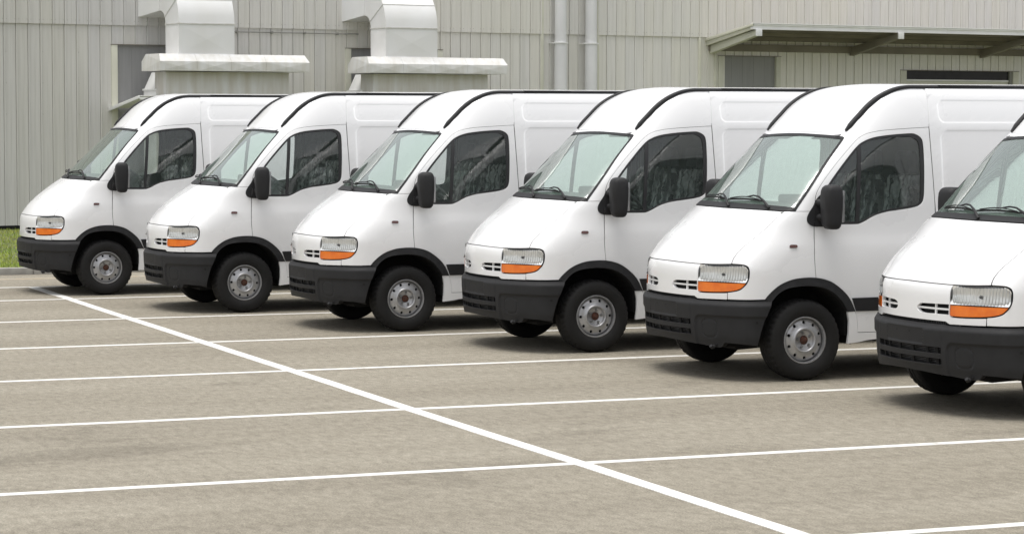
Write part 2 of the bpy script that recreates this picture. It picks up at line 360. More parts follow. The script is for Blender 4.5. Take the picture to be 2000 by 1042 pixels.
def make_van():
    van = empty('delivery_van')
    gaps = MB()
    head = clean(HEAD)
    head_s = [tuple(p) for p in cat(HEAD + [HEAD[0]], .012)[:-1]]
    # ------- hood
    hf = cy(HOODF); hsm = cy(HOODS); cw = cy(COWL)
    hood = hf + hsm[1:] + cw[::-1][1:]
    hood_full = hood[:-1] + mir(hood)[::-1][1:-1]
    hood_full = mir(hf)[::-1][:-1] + hf + hsm[1:] + cw[::-1][1:] + mir(cw)[1:] + mir(hsm)[::-1][1:-1]
    panel('hood', hood_full, M_WHITE, van, thick=.02, gap=.006)
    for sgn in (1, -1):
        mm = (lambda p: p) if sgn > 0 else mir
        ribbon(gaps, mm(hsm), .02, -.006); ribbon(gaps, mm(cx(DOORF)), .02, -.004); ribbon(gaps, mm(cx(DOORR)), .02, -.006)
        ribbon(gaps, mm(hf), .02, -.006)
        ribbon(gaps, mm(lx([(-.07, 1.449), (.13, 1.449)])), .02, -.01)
    # ------- windscreen
    pil = cx(PILL); wtop = cy(WTOP)
    corner = cat([pil[-1], (uy(.770, 2.072), 2.074), (uy(.745, 2.083), 2.083)], .01)
    near_edge = pil + [tuple(c) for c in corner[1:]] + wtop[1:]
    bot = cx([(-.05, 1.449), (-.085, 1.451)]) + cw[::-1]
    bot = [(uy(y, z), z) for y, z in ((.858, 1.4495),)] and cy(COWL)[::-1]
    ws_ring = near_edge + mir(near_edge)[::-1][1:]             # near bottom -> top -> far bottom
    ws_bottom = mir(bot) + bot[::-1][1:]                       # far -> near  (u<0 to u>0)
    ws_poly = ws_ring + ws_bottom
    glass_poly = inset(ws_poly, .004)
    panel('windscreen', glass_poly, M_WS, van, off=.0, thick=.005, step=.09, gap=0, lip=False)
    band = inset(ws_poly, .024)
    panel('windscreen_black_border', ws_poly, M_BLACK, van, holes=[band], off=.003, thick=.006, step=.09, gap=0, lip=False)
    # black cowl under the glass
    ctop = [(.0, 1.497), (.3, 1.496), (.6, 1.492), (.86, 1.482), (.90, 1.47)]
    ctop = cy(ctop)
    cowl = mir(cw)[::-1] + cw[1:] + [(uy(.895, 1.452), 1.452)] + ctop[::-1] + mir(ctop)[1:] + [(-uy(.895, 1.452), 1.452)]
    panel('cowl_panel', cowl, M_BLACK, van, off=.005, thick=.02, step=.08, gap=0)
    # ------- cab frame : A-pillars, header, panel above the doors up to the roof rails
    zr = np.concatenate([np.linspace(ZR, 2.44, 22), np.linspace(2.445, 2.512, 14)])
    rail_uz = [(uy(.722, z), z) for z in zr]
    zs = lin([(1.284, 2.166), (1.296, 2.35), (1.300, 2.424), (1.302, 2.50), (1.302, 2.512)])
    dl = cx(DOORF); dl = [q for q in dl if q[1] >= 1.4495]
    ft = lx([(-.05, 1.449), (.118, 1.449)])
    near = ft[:-1] + dl + fx(zs)[1:] + rail_uz[::-1][1:]
    head_top = [(u, ZR) for u in np.linspace(rail_uz[0][0], -rail_uz[0][0], 30)][1:-1]
    frame = near + head_top + mir(near)[::-1] + ws_ring[::-1][1:-1]
    panel('cab_frame', frame, M_WHITE, van, thick=.016, gap=.0022)
    # ------- roof skin
    rows = []
    for z in np.concatenate([np.linspace(ZR, 2.44, 18), np.linspace(2.45, ZT - .0005, 16)]):
        um = uy(.722, z); us = np.linspace(-um, um, 25); p = P(us, np.full(25, z)); n = Nrm(us, np.full(25, z))
        k = np.clip((z - ZR - .1) / .3, 0, 1); cr = .030 * k * (1 - (np.abs(p[:, 1]) / .722) ** 2); rows.append(p + np.stack([0 * cr, 0 * cr, cr], 1) - 0 * n)
    ys = rows[-1][:, 1]
    for x in (1.35, 1.5, 1.8, 2.2, 2.8, 3.4, 4.0, 4.35, 4.44):
        rows.append(np.stack([np.full(25, x), ys, ZT + .030 * (1 - (np.abs(ys) / .722) ** 2)], 1))
    V = np.concatenate(rows); F = [(i * 25 + k, (i + 1) * 25 + k, (i + 1) * 25 + k + 1, i * 25 + k + 1)[::-1] for i in range(len(rows) - 1) for k in range(24)]
    mk('roof', V, F, M_WHITE, van, True)
    # ------- roof rails
    for sgn in (1, -1):
        pts = [P(np.array([uy(.724, z)]), np.array([z]))[0] for z in np.concatenate([np.linspace(ZR + .006, 2.44, 26), np.linspace(2.445, ZT - .001, 14)])]
        nr = [Nrm(np.array([uy(.724, z)]), np.array([z]))[0] for z in np.concatenate([np.linspace(ZR + .006, 2.44, 26), np.linspace(2.445, ZT - .001, 14)])]
        pts += [np.array((x, -.724, ZT)) for x in (1.45, 2.0, 3.0, 4.40)]; nr += [np.array((0, -.35, .94))] * 4
        V = []; F = []; prof = [(-.024, -.006), (-.022, .016), (-.012, .027), (.012, .027), (.022, .016), (.024, -.006)]; K = len(prof)
        for i, p in enumerate(pts):
            d = pts[min(i + 1, len(pts) - 1)] - pts[max(i - 1, 0)]; d /= np.linalg.norm(d); n = nr[i] * np.array([1, .6, 1]); n /= np.linalg.norm(n); s = np.cross(n, d); s /= np.linalg.norm(s); n = np.cross(d, s)
            tp = min(1, .62 + .1 * i); hp_ = 1 if p[0] < .9 else max(.42, 1 - (p[0] - .9) * 1.4)
            V += [p + s * a * tp + n * b * tp * hp_ for a, b in prof]
        V = [(v[0], v[1] * sgn, v[2]) for v in V]
        for i in range(len(pts) - 1):
            for k in range(K - 1):
                f = (i * K + k, i * K + k + 1, (i + 1) * K + k + 1, (i + 1) * K + k); F.append(f if sgn < 0 else f[::-1])
        F.append(tuple(range(K))); F.append(tuple(range((len(pts) - 1) * K, len(pts) * K)))
        auto_smooth(mk('roof_rail', V, F, M_BLACK, van), 50)
    # ------- front fascia with two slotted grilles
    fi = ly([(.511, .9925), (.503, .942), (.506, .842), (.503, .775), (.512, .752)])
    fb = cy([(.512, .752), (.60, .750), (.70, .753), (.796, .758)])
    bt = ly([(.796, .758), (.796, .701), (.505, .697), (.485, .706), (.468, .716), (0, .717)])
    top = [q for q in hf if q[0] < uy(.511, .993)]
    half = top[1:] + fi + fb[1:] + bt[1:]
    fascia = half + mir(half[:-1])[::-1]
    slots = []
    slot = [(.497, .768), (.497, .849), (.24, .843), (.20, .841), (.165, .832), (.145, .815), (.145, .795), (.165, .778), (.20, .769), (.24, .767)]
    sl = [(uy(y, z), z) for y, z in cat(slot[1:], .02)] + [(uy(y, z), z) for y, z in lin([(.24, .767), (.497, .768)])] + [(uy(.497, z), z) for z in (.79, .81, .83)]
    slots = [sl, mir(sl)]
    fas = panel('front_fascia', fascia, M_WHITE, van, holes=slots, thick=.03, step=.05, gap=.0022)
    for s in (1, -1):
        b = MB()
        us = np.linspace(uy(.135, .8), uy(.503, .8), 14) * s
        for z0, z1 in ((.801, .816),):
            A = P(us, np.full(14, z0)) + Nrm(us, np.full(14, z0)) * -.012; B = P(us, np.full(14, z1)) + Nrm(us, np.full(14, z1)) * -.012
            b.add(list(A) + list(B), [(i, i + 1, 14 + i + 1, 14 + i) if s > 0 else (i, 14 + i, 15 + i, i + 1) for i in range(13)])
        o = b.build('grille_bar', M_WHITE, fas)
        o.modifiers.new('solid', 'SOLIDIFY').thickness = .012
        b = MB(); uc = uy(.352, .8) * s; q = P(np.array([uc - .007, uc + .007, uc + .007, uc - .007]), np.array([.765, .765, .850, .850])); nn = Nrm(np.array([uc]), np.array([.8]))[0]
        b.extrude([v - nn * .026 for v in q], nn * .014); b.build('grille_bar', M_WHITE, fas)
        us = np.linspace(uy(.12, .8), uy(.51, .8), 12) * s
        A = P(us, np.full(12, .755)) + Nrm(us, np.full(12, .755)) * -.05; B = P(us, np.full(12, .862)) + Nrm(us, np.full(12, .862)) * -.05
        mk('grille_cavity', list(A) + list(B), [(i, i + 1, 13 + i, 12 + i) for i in range(11)], M_DARK, fas)
    # intake radiator strip between fascia and bumper
    us = np.linspace(-.6, .6, 30)
    A = P(us, np.full(30, .64)) + Nrm(us, np.full(30, .64)) * -.03; B = P(us, np.full(30, .735)) + Nrm(us, np.full(30, .735)) * -.03
    mk('radiator_grille', list(A) + list(B), [(i, i + 1, 31 + i, 30 + i) for i in range(29)], M_MESH, van)
    b = MB()
    for k in range(60):
        u = -.58 + k * .0195; q = P(np.array([u, u + .007]), np.array([.70, .70])) ; nn = Nrm(np.array([u]), np.array([.7]))[0]
        b.extrude([q[0] - nn * .029 + (0, 0, z) for z in (-.055, .03)] + [q[1] - nn * .029 + (0, 0, z) for z in (.03, -.055)], nn * .006)
    b.build('radiator_fins', M_BLACK, van)
    # ------- sides
    for sgn in (1, -1):
        mm = (lambda p: p) if sgn > 0 else mir
        sy = -sgn
        # fender
        hs_lo = [q for q in head_s]
        # path: hood seam up, top seam, door line down, arch, bottom, fascia seam, round the headlamp
        hb = [p for p in inset(head_s, -.006)]
        i0 = min(range(len(hb)), key=lambda i: abs(hb[i][0] - uy(.80, .766)) + (0 if hb[i][1] < .8 else 9))
        i1 = min(range(len(hb)), key=lambda i: abs(hb[i][0] - uy(.808, 1.003)) + (0 if hb[i][1] > .95 else 9))
        hb = ccw(hb)
        i0 = min(range(len(hb)), key=lambda i: abs(hb[i][0] - uy(.80, .766)) + (0 if hb[i][1] < .8 else 9))
        i1 = min(range(len(hb)), key=lambda i: abs(hb[i][0] - uy(.806, 1.003)) + (0 if hb[i][1] > .95 else 9))
        arc = hb[i0:i1 + 1] if i0 <= i1 else hb[i0:] + hb[:i1 + 1]
        dl2 = [q for q in cx(DOORF) if q[1] <= 1.4485][::-1]
        fen = hsm + lx([(-.12, 1.449), (-.05, 1.449), (.118, 1.449)])[1:-1] + dl2 + cx(ARCH_O)[::-1]
        fen = hsm + lx([(-.10, 1.449), (-.05, 1.449), (.117, 1.449)])[0:-1] + dl2 + [q for q in cx(ARCH_O)[::-1] if q[0] < dl2[-1][0] - .004]
        fen = fen + ly([(.955, .704), (.90, .703), (.80, .702)])[0:] + ly([(.80, .702), (.80, .758)])[1:-1] + arc
        panel('fender', mm(fen), M_WHITE, van, thick=.02, gap=.003)
        # headlamp
        hl = panel('headlamp_bucket', mm(inset(head_s, -.004)), M_SEAL, van, off=-.075, gap=0, lip=False, step=.08)
        hl.name = 'headlight'
        zc = .846
        upper = [p for p in head_s if p[1] >= zc]; lower = [p for p in head_s if p[1] < zc]
        def split(keep_up):
            out = []
            n = len(head_s)
            for i in range(n):
                a, b = head_s[i], head_s[(i + 1) % n]
                if (a[1] >= zc) == keep_up: out.append(a)
                if (a[1] >= zc) != (b[1] >= zc):
                    t = (zc - a[1]) / (b[1] - a[1]); out.append((a[0] + (b[0] - a[0]) * t, zc))
            return out
        upP = split(True); loP = split(False)
        def bowl(u, z): return .0035 * np.sin(u * 2 * PI / .028) - .042 + .036 * np.clip(np.abs(sgn * u - .77) / .24, 0, 1) ** 2 * 1.0 + .02 * np.clip(np.abs(z - .92) / .07, 0, 1) ** 2
        panel('reflector', mm(inset(upP, .004)), M_REFL, hl, off=bowl, gap=0, lip=False, step=.0065)
        panel('lens', mm(inset(upP, .006)), M_LENS, hl, off=.001, gap=0, thick=.02, step=.04)
        rim_ = inset(upP, .001)
        panel('lamp_surround', mm(rim_), M_SEAL, hl, holes=[mm(inset(upP, .007))], off=-.002, gap=0, thick=.03, step=.06)
        panel('turn_signal', mm(inset(loP, .003)), M_AMBER, hl, off=.001, gap=0, thick=.02, step=.03)
        ctr = P(np.array([.77]), np.array([.915]))[0]; cn = Nrm(np.array([.77]), np.array([.915]))[0]
        ctr = ctr - cn * .038; dv = [(1, 1, 1), (1, sgn, 1)][1]
        bb = MB(); bb.tube([Vector(ctr), Vector(ctr + cn * .012), Vector(ctr + cn * .026)], [.012, .012, .005], 10); o = bb.build('bulb', M_MESH, hl, True)
        if sgn < 0: o.data.transform(Matrix.Scale(-1, 4, (0, 1, 0))); o.data.flip_normals()
        # side marker
        mkp = cat([(-.135, 1.142), (-.137, 1.153), (-.130, 1.165), (-.09, 1.166), (-.072, 1.164), (-.066, 1.153), (-.073, 1.142), (-.10, 1.140), (-.135, 1.142)], .01)[:-1]
        panel('side_marker', mm(fx(mkp)), M_MARK, van, off=.010, gap=0, thick=.014, step=.03)
        # door with window opening
        lo = lin([(1.327, .40), (.525, .40)])
        dpoly = cx(DOORF) + cx(DOORR)[1:] + fx(lo)[1:] + cx(DOORL)[1:] + [q for q in cx(ARCH_O)[::-1] if ux(.112, .88) + .004 < q[0] < ux(.495, .585)]
        win = cx(WIN + [WIN[0]])[:-1]
        door = panel('cab_door', mm(dpoly), M_WHITE, van, holes=[mm(win)], thick=.025)
        wi = inset(win, .026)
        panel('window_seal', mm(win), M_SEAL, door, holes=[mm(wi)], off=-.004, gap=-.001, thick=.015, step=.06)
        # divider bar and two panes
        barx = lambda z, k: .535 + (.585 - .535) * (z - 1.36) / .64 + k
        def clip(poly, keep_front):
            out = []; n = len(poly); pts = [(P(np.array([p[0]]), np.array([p[1]]))[0][0], p[1], p) for p in poly]
            fn = lambda q: (q[0] - barx(q[1], 0)) * (1 if keep_front else -1) < 0
            for i in range(n):
                a, b = pts[i], pts[(i + 1) % n]
                if fn(a): out.append(a[2])
                if fn(a) != fn(b):
                    da = a[0] - barx(a[1], 0); db = b[0] - barx(b[1], 0); t = da / (da - db); z = a[1] + (b[1] - a[1]) * t; out.append((ux(barx(z, 0), z), z))
            return out
        wg = inset(win, .018)
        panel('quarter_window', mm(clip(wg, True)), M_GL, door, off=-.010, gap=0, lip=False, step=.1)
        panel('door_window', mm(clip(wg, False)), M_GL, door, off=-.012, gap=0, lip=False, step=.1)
        bar = lx([(barx(1.345, -.016), 1.345), (barx(2.02, -.018), 2.02)]) + lx([(barx(2.035, .018), 2.035), (barx(1.345, .016), 1.345)])
        panel('window_divider', mm(bar), M_SEAL, door, off=-.004, gap=0, thick=.02, step=.1)
        # door handle
        hp = rrect(1.13, 1.27, 1.02, 1.075, .02); panel('door_handle', mm(fx(hp)), M_BLACK, door, off=.012, gap=0, thick=.014, step=.05)
        # black rubbing strip on the door
        st = lx([(.462, .699), (1.322, .704)]) + lx([(1.322, .587), (.503, .586)])
        panel('rubbing_strip', mm(st), M_BLACK, door, off=.012, gap=0, thick=.014, step=.12)
        # sill and piece behind the arch
        sill = lx([(.425, .583), (.491, .583)]) + cx([(.495, .583), (.506, .55), (.520, .47), (.525, .40)])[1:] + lx([(.53, .397), (3.02, .397), (3.02, .335), (.72, .338)])[0:] + cx([(.72, .338), (.62, .33), (.55, .318), (.49, .312), (.43, .305)])[1:] + lx([(.44, .40), (.44, .50), (.425, .583)])[0:-1]
        panel('sill', mm(sill), M_WHITE, van, off=.001, thick=.03, gap=.001)
        # arch flare
        fl = cx(ARCH_O) + [(ux(x, z), z) for x, z in lin([(.495, .585), (.42, .585)])][1:] + cx(ARCH_I)[::-1][1:]
        def foff(u, z):
            x = P(np.abs(u), z)[..., 0]; r = np.hypot(x - .03, z - .385); return .016 - .010 * sstep((r - .43) / .06)
        panel('wheel_arch_flare', mm(fl), M_BUMPER, van, off=foff, gap=0, thick=.06, step=.04)
        # wheel well liner
        b = MB(); nA = 24; pr = []
        for k in range(nA + 1):
            a = math.radians(-12 + 204 * k / nA); pr.append((.02 + .455 * math.cos(a), .39 + .435 * math.sin(a)))
        b.add([(x, sy * .965, z) for x, z in pr] + [(x, sy * .55, z) for x, z in pr], [(i, i + 1, nA + 2 + i, nA + 1 + i) for i in range(nA)])
        b.add([(x, sy * .55, z) for x, z in pr], [tuple(range(nA + 1))])
        b.build('wheel_well', M_DARK, van)
        # cargo side with pressed recesses
        cir = [(3.58 + .47 * math.cos(math.radians(a)), .39 + .45 * math.sin(math.radians(a))) for a in np.linspace(180, 2, 30)]
        side = fx(zs)[::-1] + cx(DOORR)[1:] + lx([(1.327, .40), (3.10, .40)])[1:] + fx(cir) + lx([(4.06, .40), (4.42, .42), (4.43, 2.512), (1.31, 2.512)])[0:]
        side = fx(zs)[:0] + cx(DOORR) + lx([(1.327, .40), (3.10, .40)])[1:] + fx(cir) + lx([(4.06, .40), (4.42, .42), (4.43, 2.512)]) + lx([(4.43, 2.512), (1.312, 2.512)])[1:] + fx(zs[::-1])[1:-1]
        rects = [(1.398, 2.72, 1.44, 2.135, .075), (1.395, 2.72, 2.207, 2.40, .06), (2.84, 4.25, 1.44, 2.135, .075), (2.84, 4.25, 2.207, 2.40, .06), (1.42, 3.05, .78, 1.36, .06)]
        def soff(u, z):
            x = P(np.abs(u), z)[..., 0]; o = 0 * x
            for i, (x0, x1, z0, z1, r) in enumerate(rects):
                o = o - .0045 * sstep(-sd_rr(x, z, x0, x1, z0, z1, r) / .022 + .5)
            return o + .004 * sstep((z - 2.418) / .012)
        feats = []
        for x0, x1, z0, z1, r in rects:
            for d in (-.011, 0, .011): feats.append(mm(fx(lin(rrect(x0 + d, x1 - d, z0 + d, z1 - d, r - d * .5, 6) + [rrect(x0 + d, x1 - d, z0 + d, z1 - d, r - d * .5, 6)[0]], .06)[:-1])))
        cs = panel('cargo_side', mm(side), M_WHITE, van, feats=feats, off=soff, step=.045)
        st = lx([(1.332, .704), (3.02, .704)]) + lx([(3.02, .587), (1.332, .587)])
        panel('rubbing_strip', mm(st), M_BLACK, cs, off=.012, gap=0, thick=.014, step=.2)
        # rear wheel well
        b = MB(); b.add([(x, sy * .96, z) for x, z in cir] + [(x, sy * .5, z) for x, z in cir], [(i, i + 1, len(cir) + 1 + i, len(cir) + i) for i in range(len(cir) - 1)]); b.add([(x, sy * .5, z) for x, z in cir], [tuple(range(len(cir)))])
        b.build('wheel_well', M_DARK, van)
        # mirror
        build_mirror(van, sgn, mm)
    # ------- bumper
    build_bumper(van)
    gaps.build('panel_gap_shade', M_DARK, van)  # dark ribbons that paint the shade inside the panel gaps
    for sgn in (1, -1):
        fl_ = MB(); q = fx(zs[1:]); ribbon(fl_, q if sgn > 0 else mir(q), .03, -.004); fl_.build('seam_filler', M_WHITE, van)
    # ------- back of the van
    zb = np.linspace(.42, 2.51, 24); pn = [P(np.array([ux(4.44, z)]), np.array([z]))[0] for z in zb]
    lp = [(4.44, p[1], p[2]) for p in pn] + [(4.44, -.4, 2.53), (4.44, 0, 2.548), (4.44, .4, 2.53)] + [(4.44, -p[1], p[2]) for p in pn[::-1]]
    mk('rear_panel', lp, [tuple(range(len(lp)))], M_WHITE, van)
    b = MB(); b.box((4.44, -.95, .36), (4.54, .95, .56)); b.build('rear_bumper', M_BUMPER, van, bevel=.02)
    # ------- underbody
    b = MB(); b.box((.56, -.72, .30), (4.35, .72, .62)); b.box((-.55, -.50, .27), (.56, .50, .66)); b.box((.44, -.90, .37), (3.05, .90, .62))
    b.build('underbody', M_DARK, van)
    for pts, r in (([(0, -.8, .31), (0, .8, .31)], .035), ([(3.58, -.8, .33), (3.58, .8, .33)], .05), ([(.06, -.55, .30), (-.35, -.42, .26), (-.35, .42, .26), (.06, .55, .30)], .03)):
        b = MB(); b.tube(pts, r, 8); b.build('axle' if len(pts) == 2 else 'subframe', M_DARK, van, True)
    b = MB(); b.tube([(-.715, -.70, .295), (-.735, -.705, .29), (-.75, -.71, .305)], .016, 8); b.tube([(-.70, -.70, .31), (-.60, -.65, .33)], .010, 6); b.build('tow_eye', M_BUMPER, van, True)
    # ------- wipers
    def on_ws(u, z, o): return Vector(P(np.array([u]), np.array([z]))[0] + Nrm(np.array([u]), np.array([z]))[0] * o)
    for du, s in ((0, 1), (-.60, 1)):
        a = MB(); a.tube([on_ws(.675 + du, 1.462, .012), on_ws(.66 + du, 1.468, .03), on_ws(.56 + du, 1.505, .038), on_ws(.45 + du, 1.536, .04), on_ws(.36 + du, 1.545, .036), on_ws(.26 + du, 1.538, .026)], [.014, .013, .010, .008, .007, .006], 8)
        w = a.build('wiper_arm', M_BLACK, van, True)
        a = MB(); pts = [on_ws(-.03 + du + .56 * k / 8, 1.512 + .012 * math.sin(PI * k / 8), .020) for k in range(9)]; a.tube(pts, .008, 6)
        pts = [on_ws(.02 + du + .46 * k / 8, 1.514 + .017 * math.sin(PI * k / 8), .034 + .003 * math.sin(PI * k / 8)) for k in range(9)]; a.tube(pts, .005, 6)
        a.build('wiper_blade', M_BLACK, w, True)
    # ------- cabin
    build_cabin(van)
    # ------- wheels
    for x, yy in ((0, -1), (0, 1), (3.58, -1), (3.58, 1)):
        build_wheel(van, x, yy)
    return van

def build_mirror(van, sgn, mm):
    sy = -sgn
    base = [(.250, 1.600), (.190, 1.592), (.135, 1.540), (.108, 1.492), (.062, 1.432), (.042, 1.39), (.043, 1.36), (.060, 1.335), (.096, 1.318), (.17, 1.314), (.25, 1.316)]
    p = cx(base) + lx([(.25, 1.316), (.25, 1.60)])[1:-1]
    xs = lambda q: P(np.array([q[0]]), np.array([q[1]]))[0][0]
    def cut(front):
        out = []; n = len(p); dlx = lambda z: .112 if z < 1.35 else .112 + (z - 1.35) * .10
        for i in range(n):
            a, b = p[i], p[(i + 1) % n]; fa = xs(a) - dlx(a[1]); fb = xs(b) - dlx(b[1])
            if (fa < 0) == front: out.append(a)
            if (fa < 0) != (fb < 0):
                t = fa / (fa - fb); z = a[1] + (b[1] - a[1]) * t; out.append((ux(dlx(z), z), z))
        return out
    panel('mirror_mount', mm(inset(cut(True), .003)), M_BLACK, van, off=.010, gap=0, thick=.016, step=.03)
    m = panel('mirror_mount', mm(inset(cut(False), .003)), M_BLACK, van, off=.010, gap=0, thick=.016, step=.03)
    # housing: rounded, fuller at the top, as a lofted stack of rounded rectangles
    V = []; F = []; n = 28; lv = []
    prof = [(1.300, .35, .0), (1.306, .60, .0), (1.325, .80, .0), (1.36, .92, .0), (1.42, .97, .0), (1.455, .985, .0), (1.46, 1.0, .0), (1.52, 1.03, 0), (1.58, 1.03, 0), (1.63, .97, 0), (1.655, .85, 0), (1.672, .62, 0), (1.678, .35, 0)]
    cx0, cy0, hx, hy = .205, 1.095, .072, .098
    for z, k, _ in prof:
        for i in range(n):
            a = 2 * PI * i / n; c, s = math.cos(a), math.sin(a); e = .55
            px = abs(c) ** e * (1 if c > 0 else -1) * hx * (k if k < .9 else k); py = abs(s) ** e * (1 if s > 0 else -1) * hy * (.35 + .65 * k)
            if px < 0: px *= 1.25
            yaw = .12; X = cx0 + px * math.cos(yaw) - py * math.sin(yaw); Y = cy0 + px * math.sin(yaw) + py * math.cos(yaw)
            V.append((X, sy * Y, z))
    L = len(prof)
    for i in range(L - 1):
        for k in range(n): F.append((i * n + k, i * n + (k + 1) % n, (i + 1) * n + (k + 1) % n, (i + 1) * n + k))
    F += [tuple(range(n))[::-1], tuple(range((L - 1) * n, L * n))]
    if sy < 0: F = [f[::-1] for f in F]
    b = MB(); b.add(V, F); h = b.build('mirror_housing', M_BUMPER, van, True, ang=60)
    b = MB(); b.box((.255, min(sy * 1.02, sy * 1.17), 1.36), (.283, max(sy * 1.02, sy * 1.17), 1.63)); b.build('mirror_glass', M_BOLT, h, bevel=.008)
    b = MB()
    for z in (1.395, 1.52): b.tube([(.16, sy * .93, z), (.185, sy * .99, z), (.20, sy * 1.04, z)], [.034, .030, .030], 10)
    b.build('mirror_arm', M_BLACK, h, True)

def build_bumper(van):
    top = [(0, .690), (.30, .690), (.47, .690), (.50, .684), (.60, .684), (.87, .688), (1.10, .692), (1.235, .694)]
    rear = [(1.235, .694), (1.197, .609), (1.159, .523), (1.119, .411), (1.092, .318)]
    botm = [(1.092, .318), (.98, .328), (.80, .334), (.775, .300), (.74, .288), (.5, .310), (.25, .325), (0, .330)]
    half = [tuple(q) for q in lin(top, .03)] + [tuple(q) for q in cat(rear, .03)][1:] + [tuple(q) for q in lin(botm, .03)][1:]
    poly = half + mir(half)[::-1][1:-1]
    pan = dict(u0=.505, u1=1.6, z0=.10, z1=.556, r=.055)
    slots = [rrect(-.455, .455, .474, .522, .012, 3), rrect(-.455, .455, .390, .437, .012, 3)]
    slots = [[tuple(q) for q in lin(s + [s[0]], .05)[:-1]] for s in slots]
    fog = (.578, .735, .378, .527, .05)
    def off(u, z):
        a = np.abs(u)
        o = .034 - .024 * sstep((z - .645) / .05) - .012 * sstep((.40 - z) / .12)
        o = o - .013 * sstep(-sd_rr(a, z, pan['u0'], pan['u1'], pan['z0'], pan['z1'], pan['r']) / .016 + .5)
        d = sd_rr(a, z, *fog); o = o - .006 * np.exp(-(d / .006) ** 2)
        d = sd_rr(a, z, -.26, .26, .537, .652, .01); o = o - .004 * sstep(-d / .008 + .5)
        return o + .004 * sstep((.47 - a) / .03) * sstep((z - .36) / .03)
    feats = []
    for s in (1, -1):
        for d in (-.008, 0, .008):
            q = [(.505 + d, .36), (.505 + d, .50)] + [(.56 - (.055 - d) * math.cos(t), .501 + (.055 - d) * math.sin(t)) for t in np.linspace(.2, PI / 2, 6)] + [(u, .556 - d) for u in np.linspace(.60, 1.14, 18)]
            feats.append([(s * u, z) for u, z in q] + [(s * u, z) for u, z in q[::-1]][1:-1])
        for d in (-.007, 0, .007):
            f = rrect(fog[0] + d, fog[1] - d, fog[2] + d, fog[3] - d, fog[4] - d, 5); f = lin(f + [f[0]], .03)[:-1]; feats.append([(s * u, z) for u, z in f])
    for d in (-.004, .004):
        f = rrect(-.26 + d, .26 - d, .537 + d, .652 - d, .01, 2); feats.append([tuple(q) for q in lin(f + [f[0]], .05)[:-1]])
    bp = panel('front_bumper', poly, M_BUMPER, van, holes=slots, feats=[], off=off, gap=0, thick=.075, step=.013)
    # dark bars and finned plate in the slots
    for z0, z1 in ((.470, .526), (.386, .441)):
        for uc in (-.39, -.28, -.095, .095, .28, .39):
            q = P(np.array([uc - .015, uc + .015, uc + .015, uc - .015]), np.array([z0, z0, z1, z1])); nn = Nrm(np.array([uc]), np.array([z0]))[0]
            b = MB(); b.extrude([v + nn * .002 for v in q], nn * .012); b.build('slot_bar', M_DARK, bp)
    us = np.linspace(-.5, .5, 30)
    A = P(us, np.full(30, .37)) - Nrm(us, np.full(30, .37)) * .02; B = P(us, np.full(30, .54)) - Nrm(us, np.full(30, .54)) * .02
    mk('slot_backing', list(A) + list(B), [(i, i + 1, 31 + i, 30 + i) for i in range(29)], M_MESH, bp)
    b = MB()
    for zc in (.395, .407, .419, .431, .480, .492, .504, .516):
        A = P(us, np.full(30, zc)) - Nrm(us, np.full(30, zc)) * .012; B = P(us, np.full(30, zc + .006)) - Nrm(us, np.full(30, zc + .006)) * .019
        b.add(list(A) + list(B), [(i, i + 1, 31 + i, 30 + i) for i in range(29)])
    b.build('slot_fins', M_BUMPER, bp)
    for s in (1, -1):
        uc, zc = 1.095 * s, .512; a = np.linspace(0, 2 * PI, 13)[:-1]; uu = uc + .011 * np.cos(a); zz = zc + .011 * np.sin(a)
        q = P(uu, zz) + Nrm(uu, zz) * (float(off(np.array([uc]), np.array([zc]))[0]) + .002); mk('fixing_hole', q, [tuple(range(12))], M_DARK, bp)
    for s in (-.09, .09):
        a = np.linspace(0, 2 * PI, 9)[:-1]; uu = s + .007 * np.cos(a); zz = .622 + .007 * np.sin(a)
        q = P(uu, zz) + Nrm(uu, zz) * (float(off(np.array([s]), np.array([.622]))[0]) + .0025); mk('fixing_hole', q, [tuple(range(8))], M_DARK, bp)
    return bp

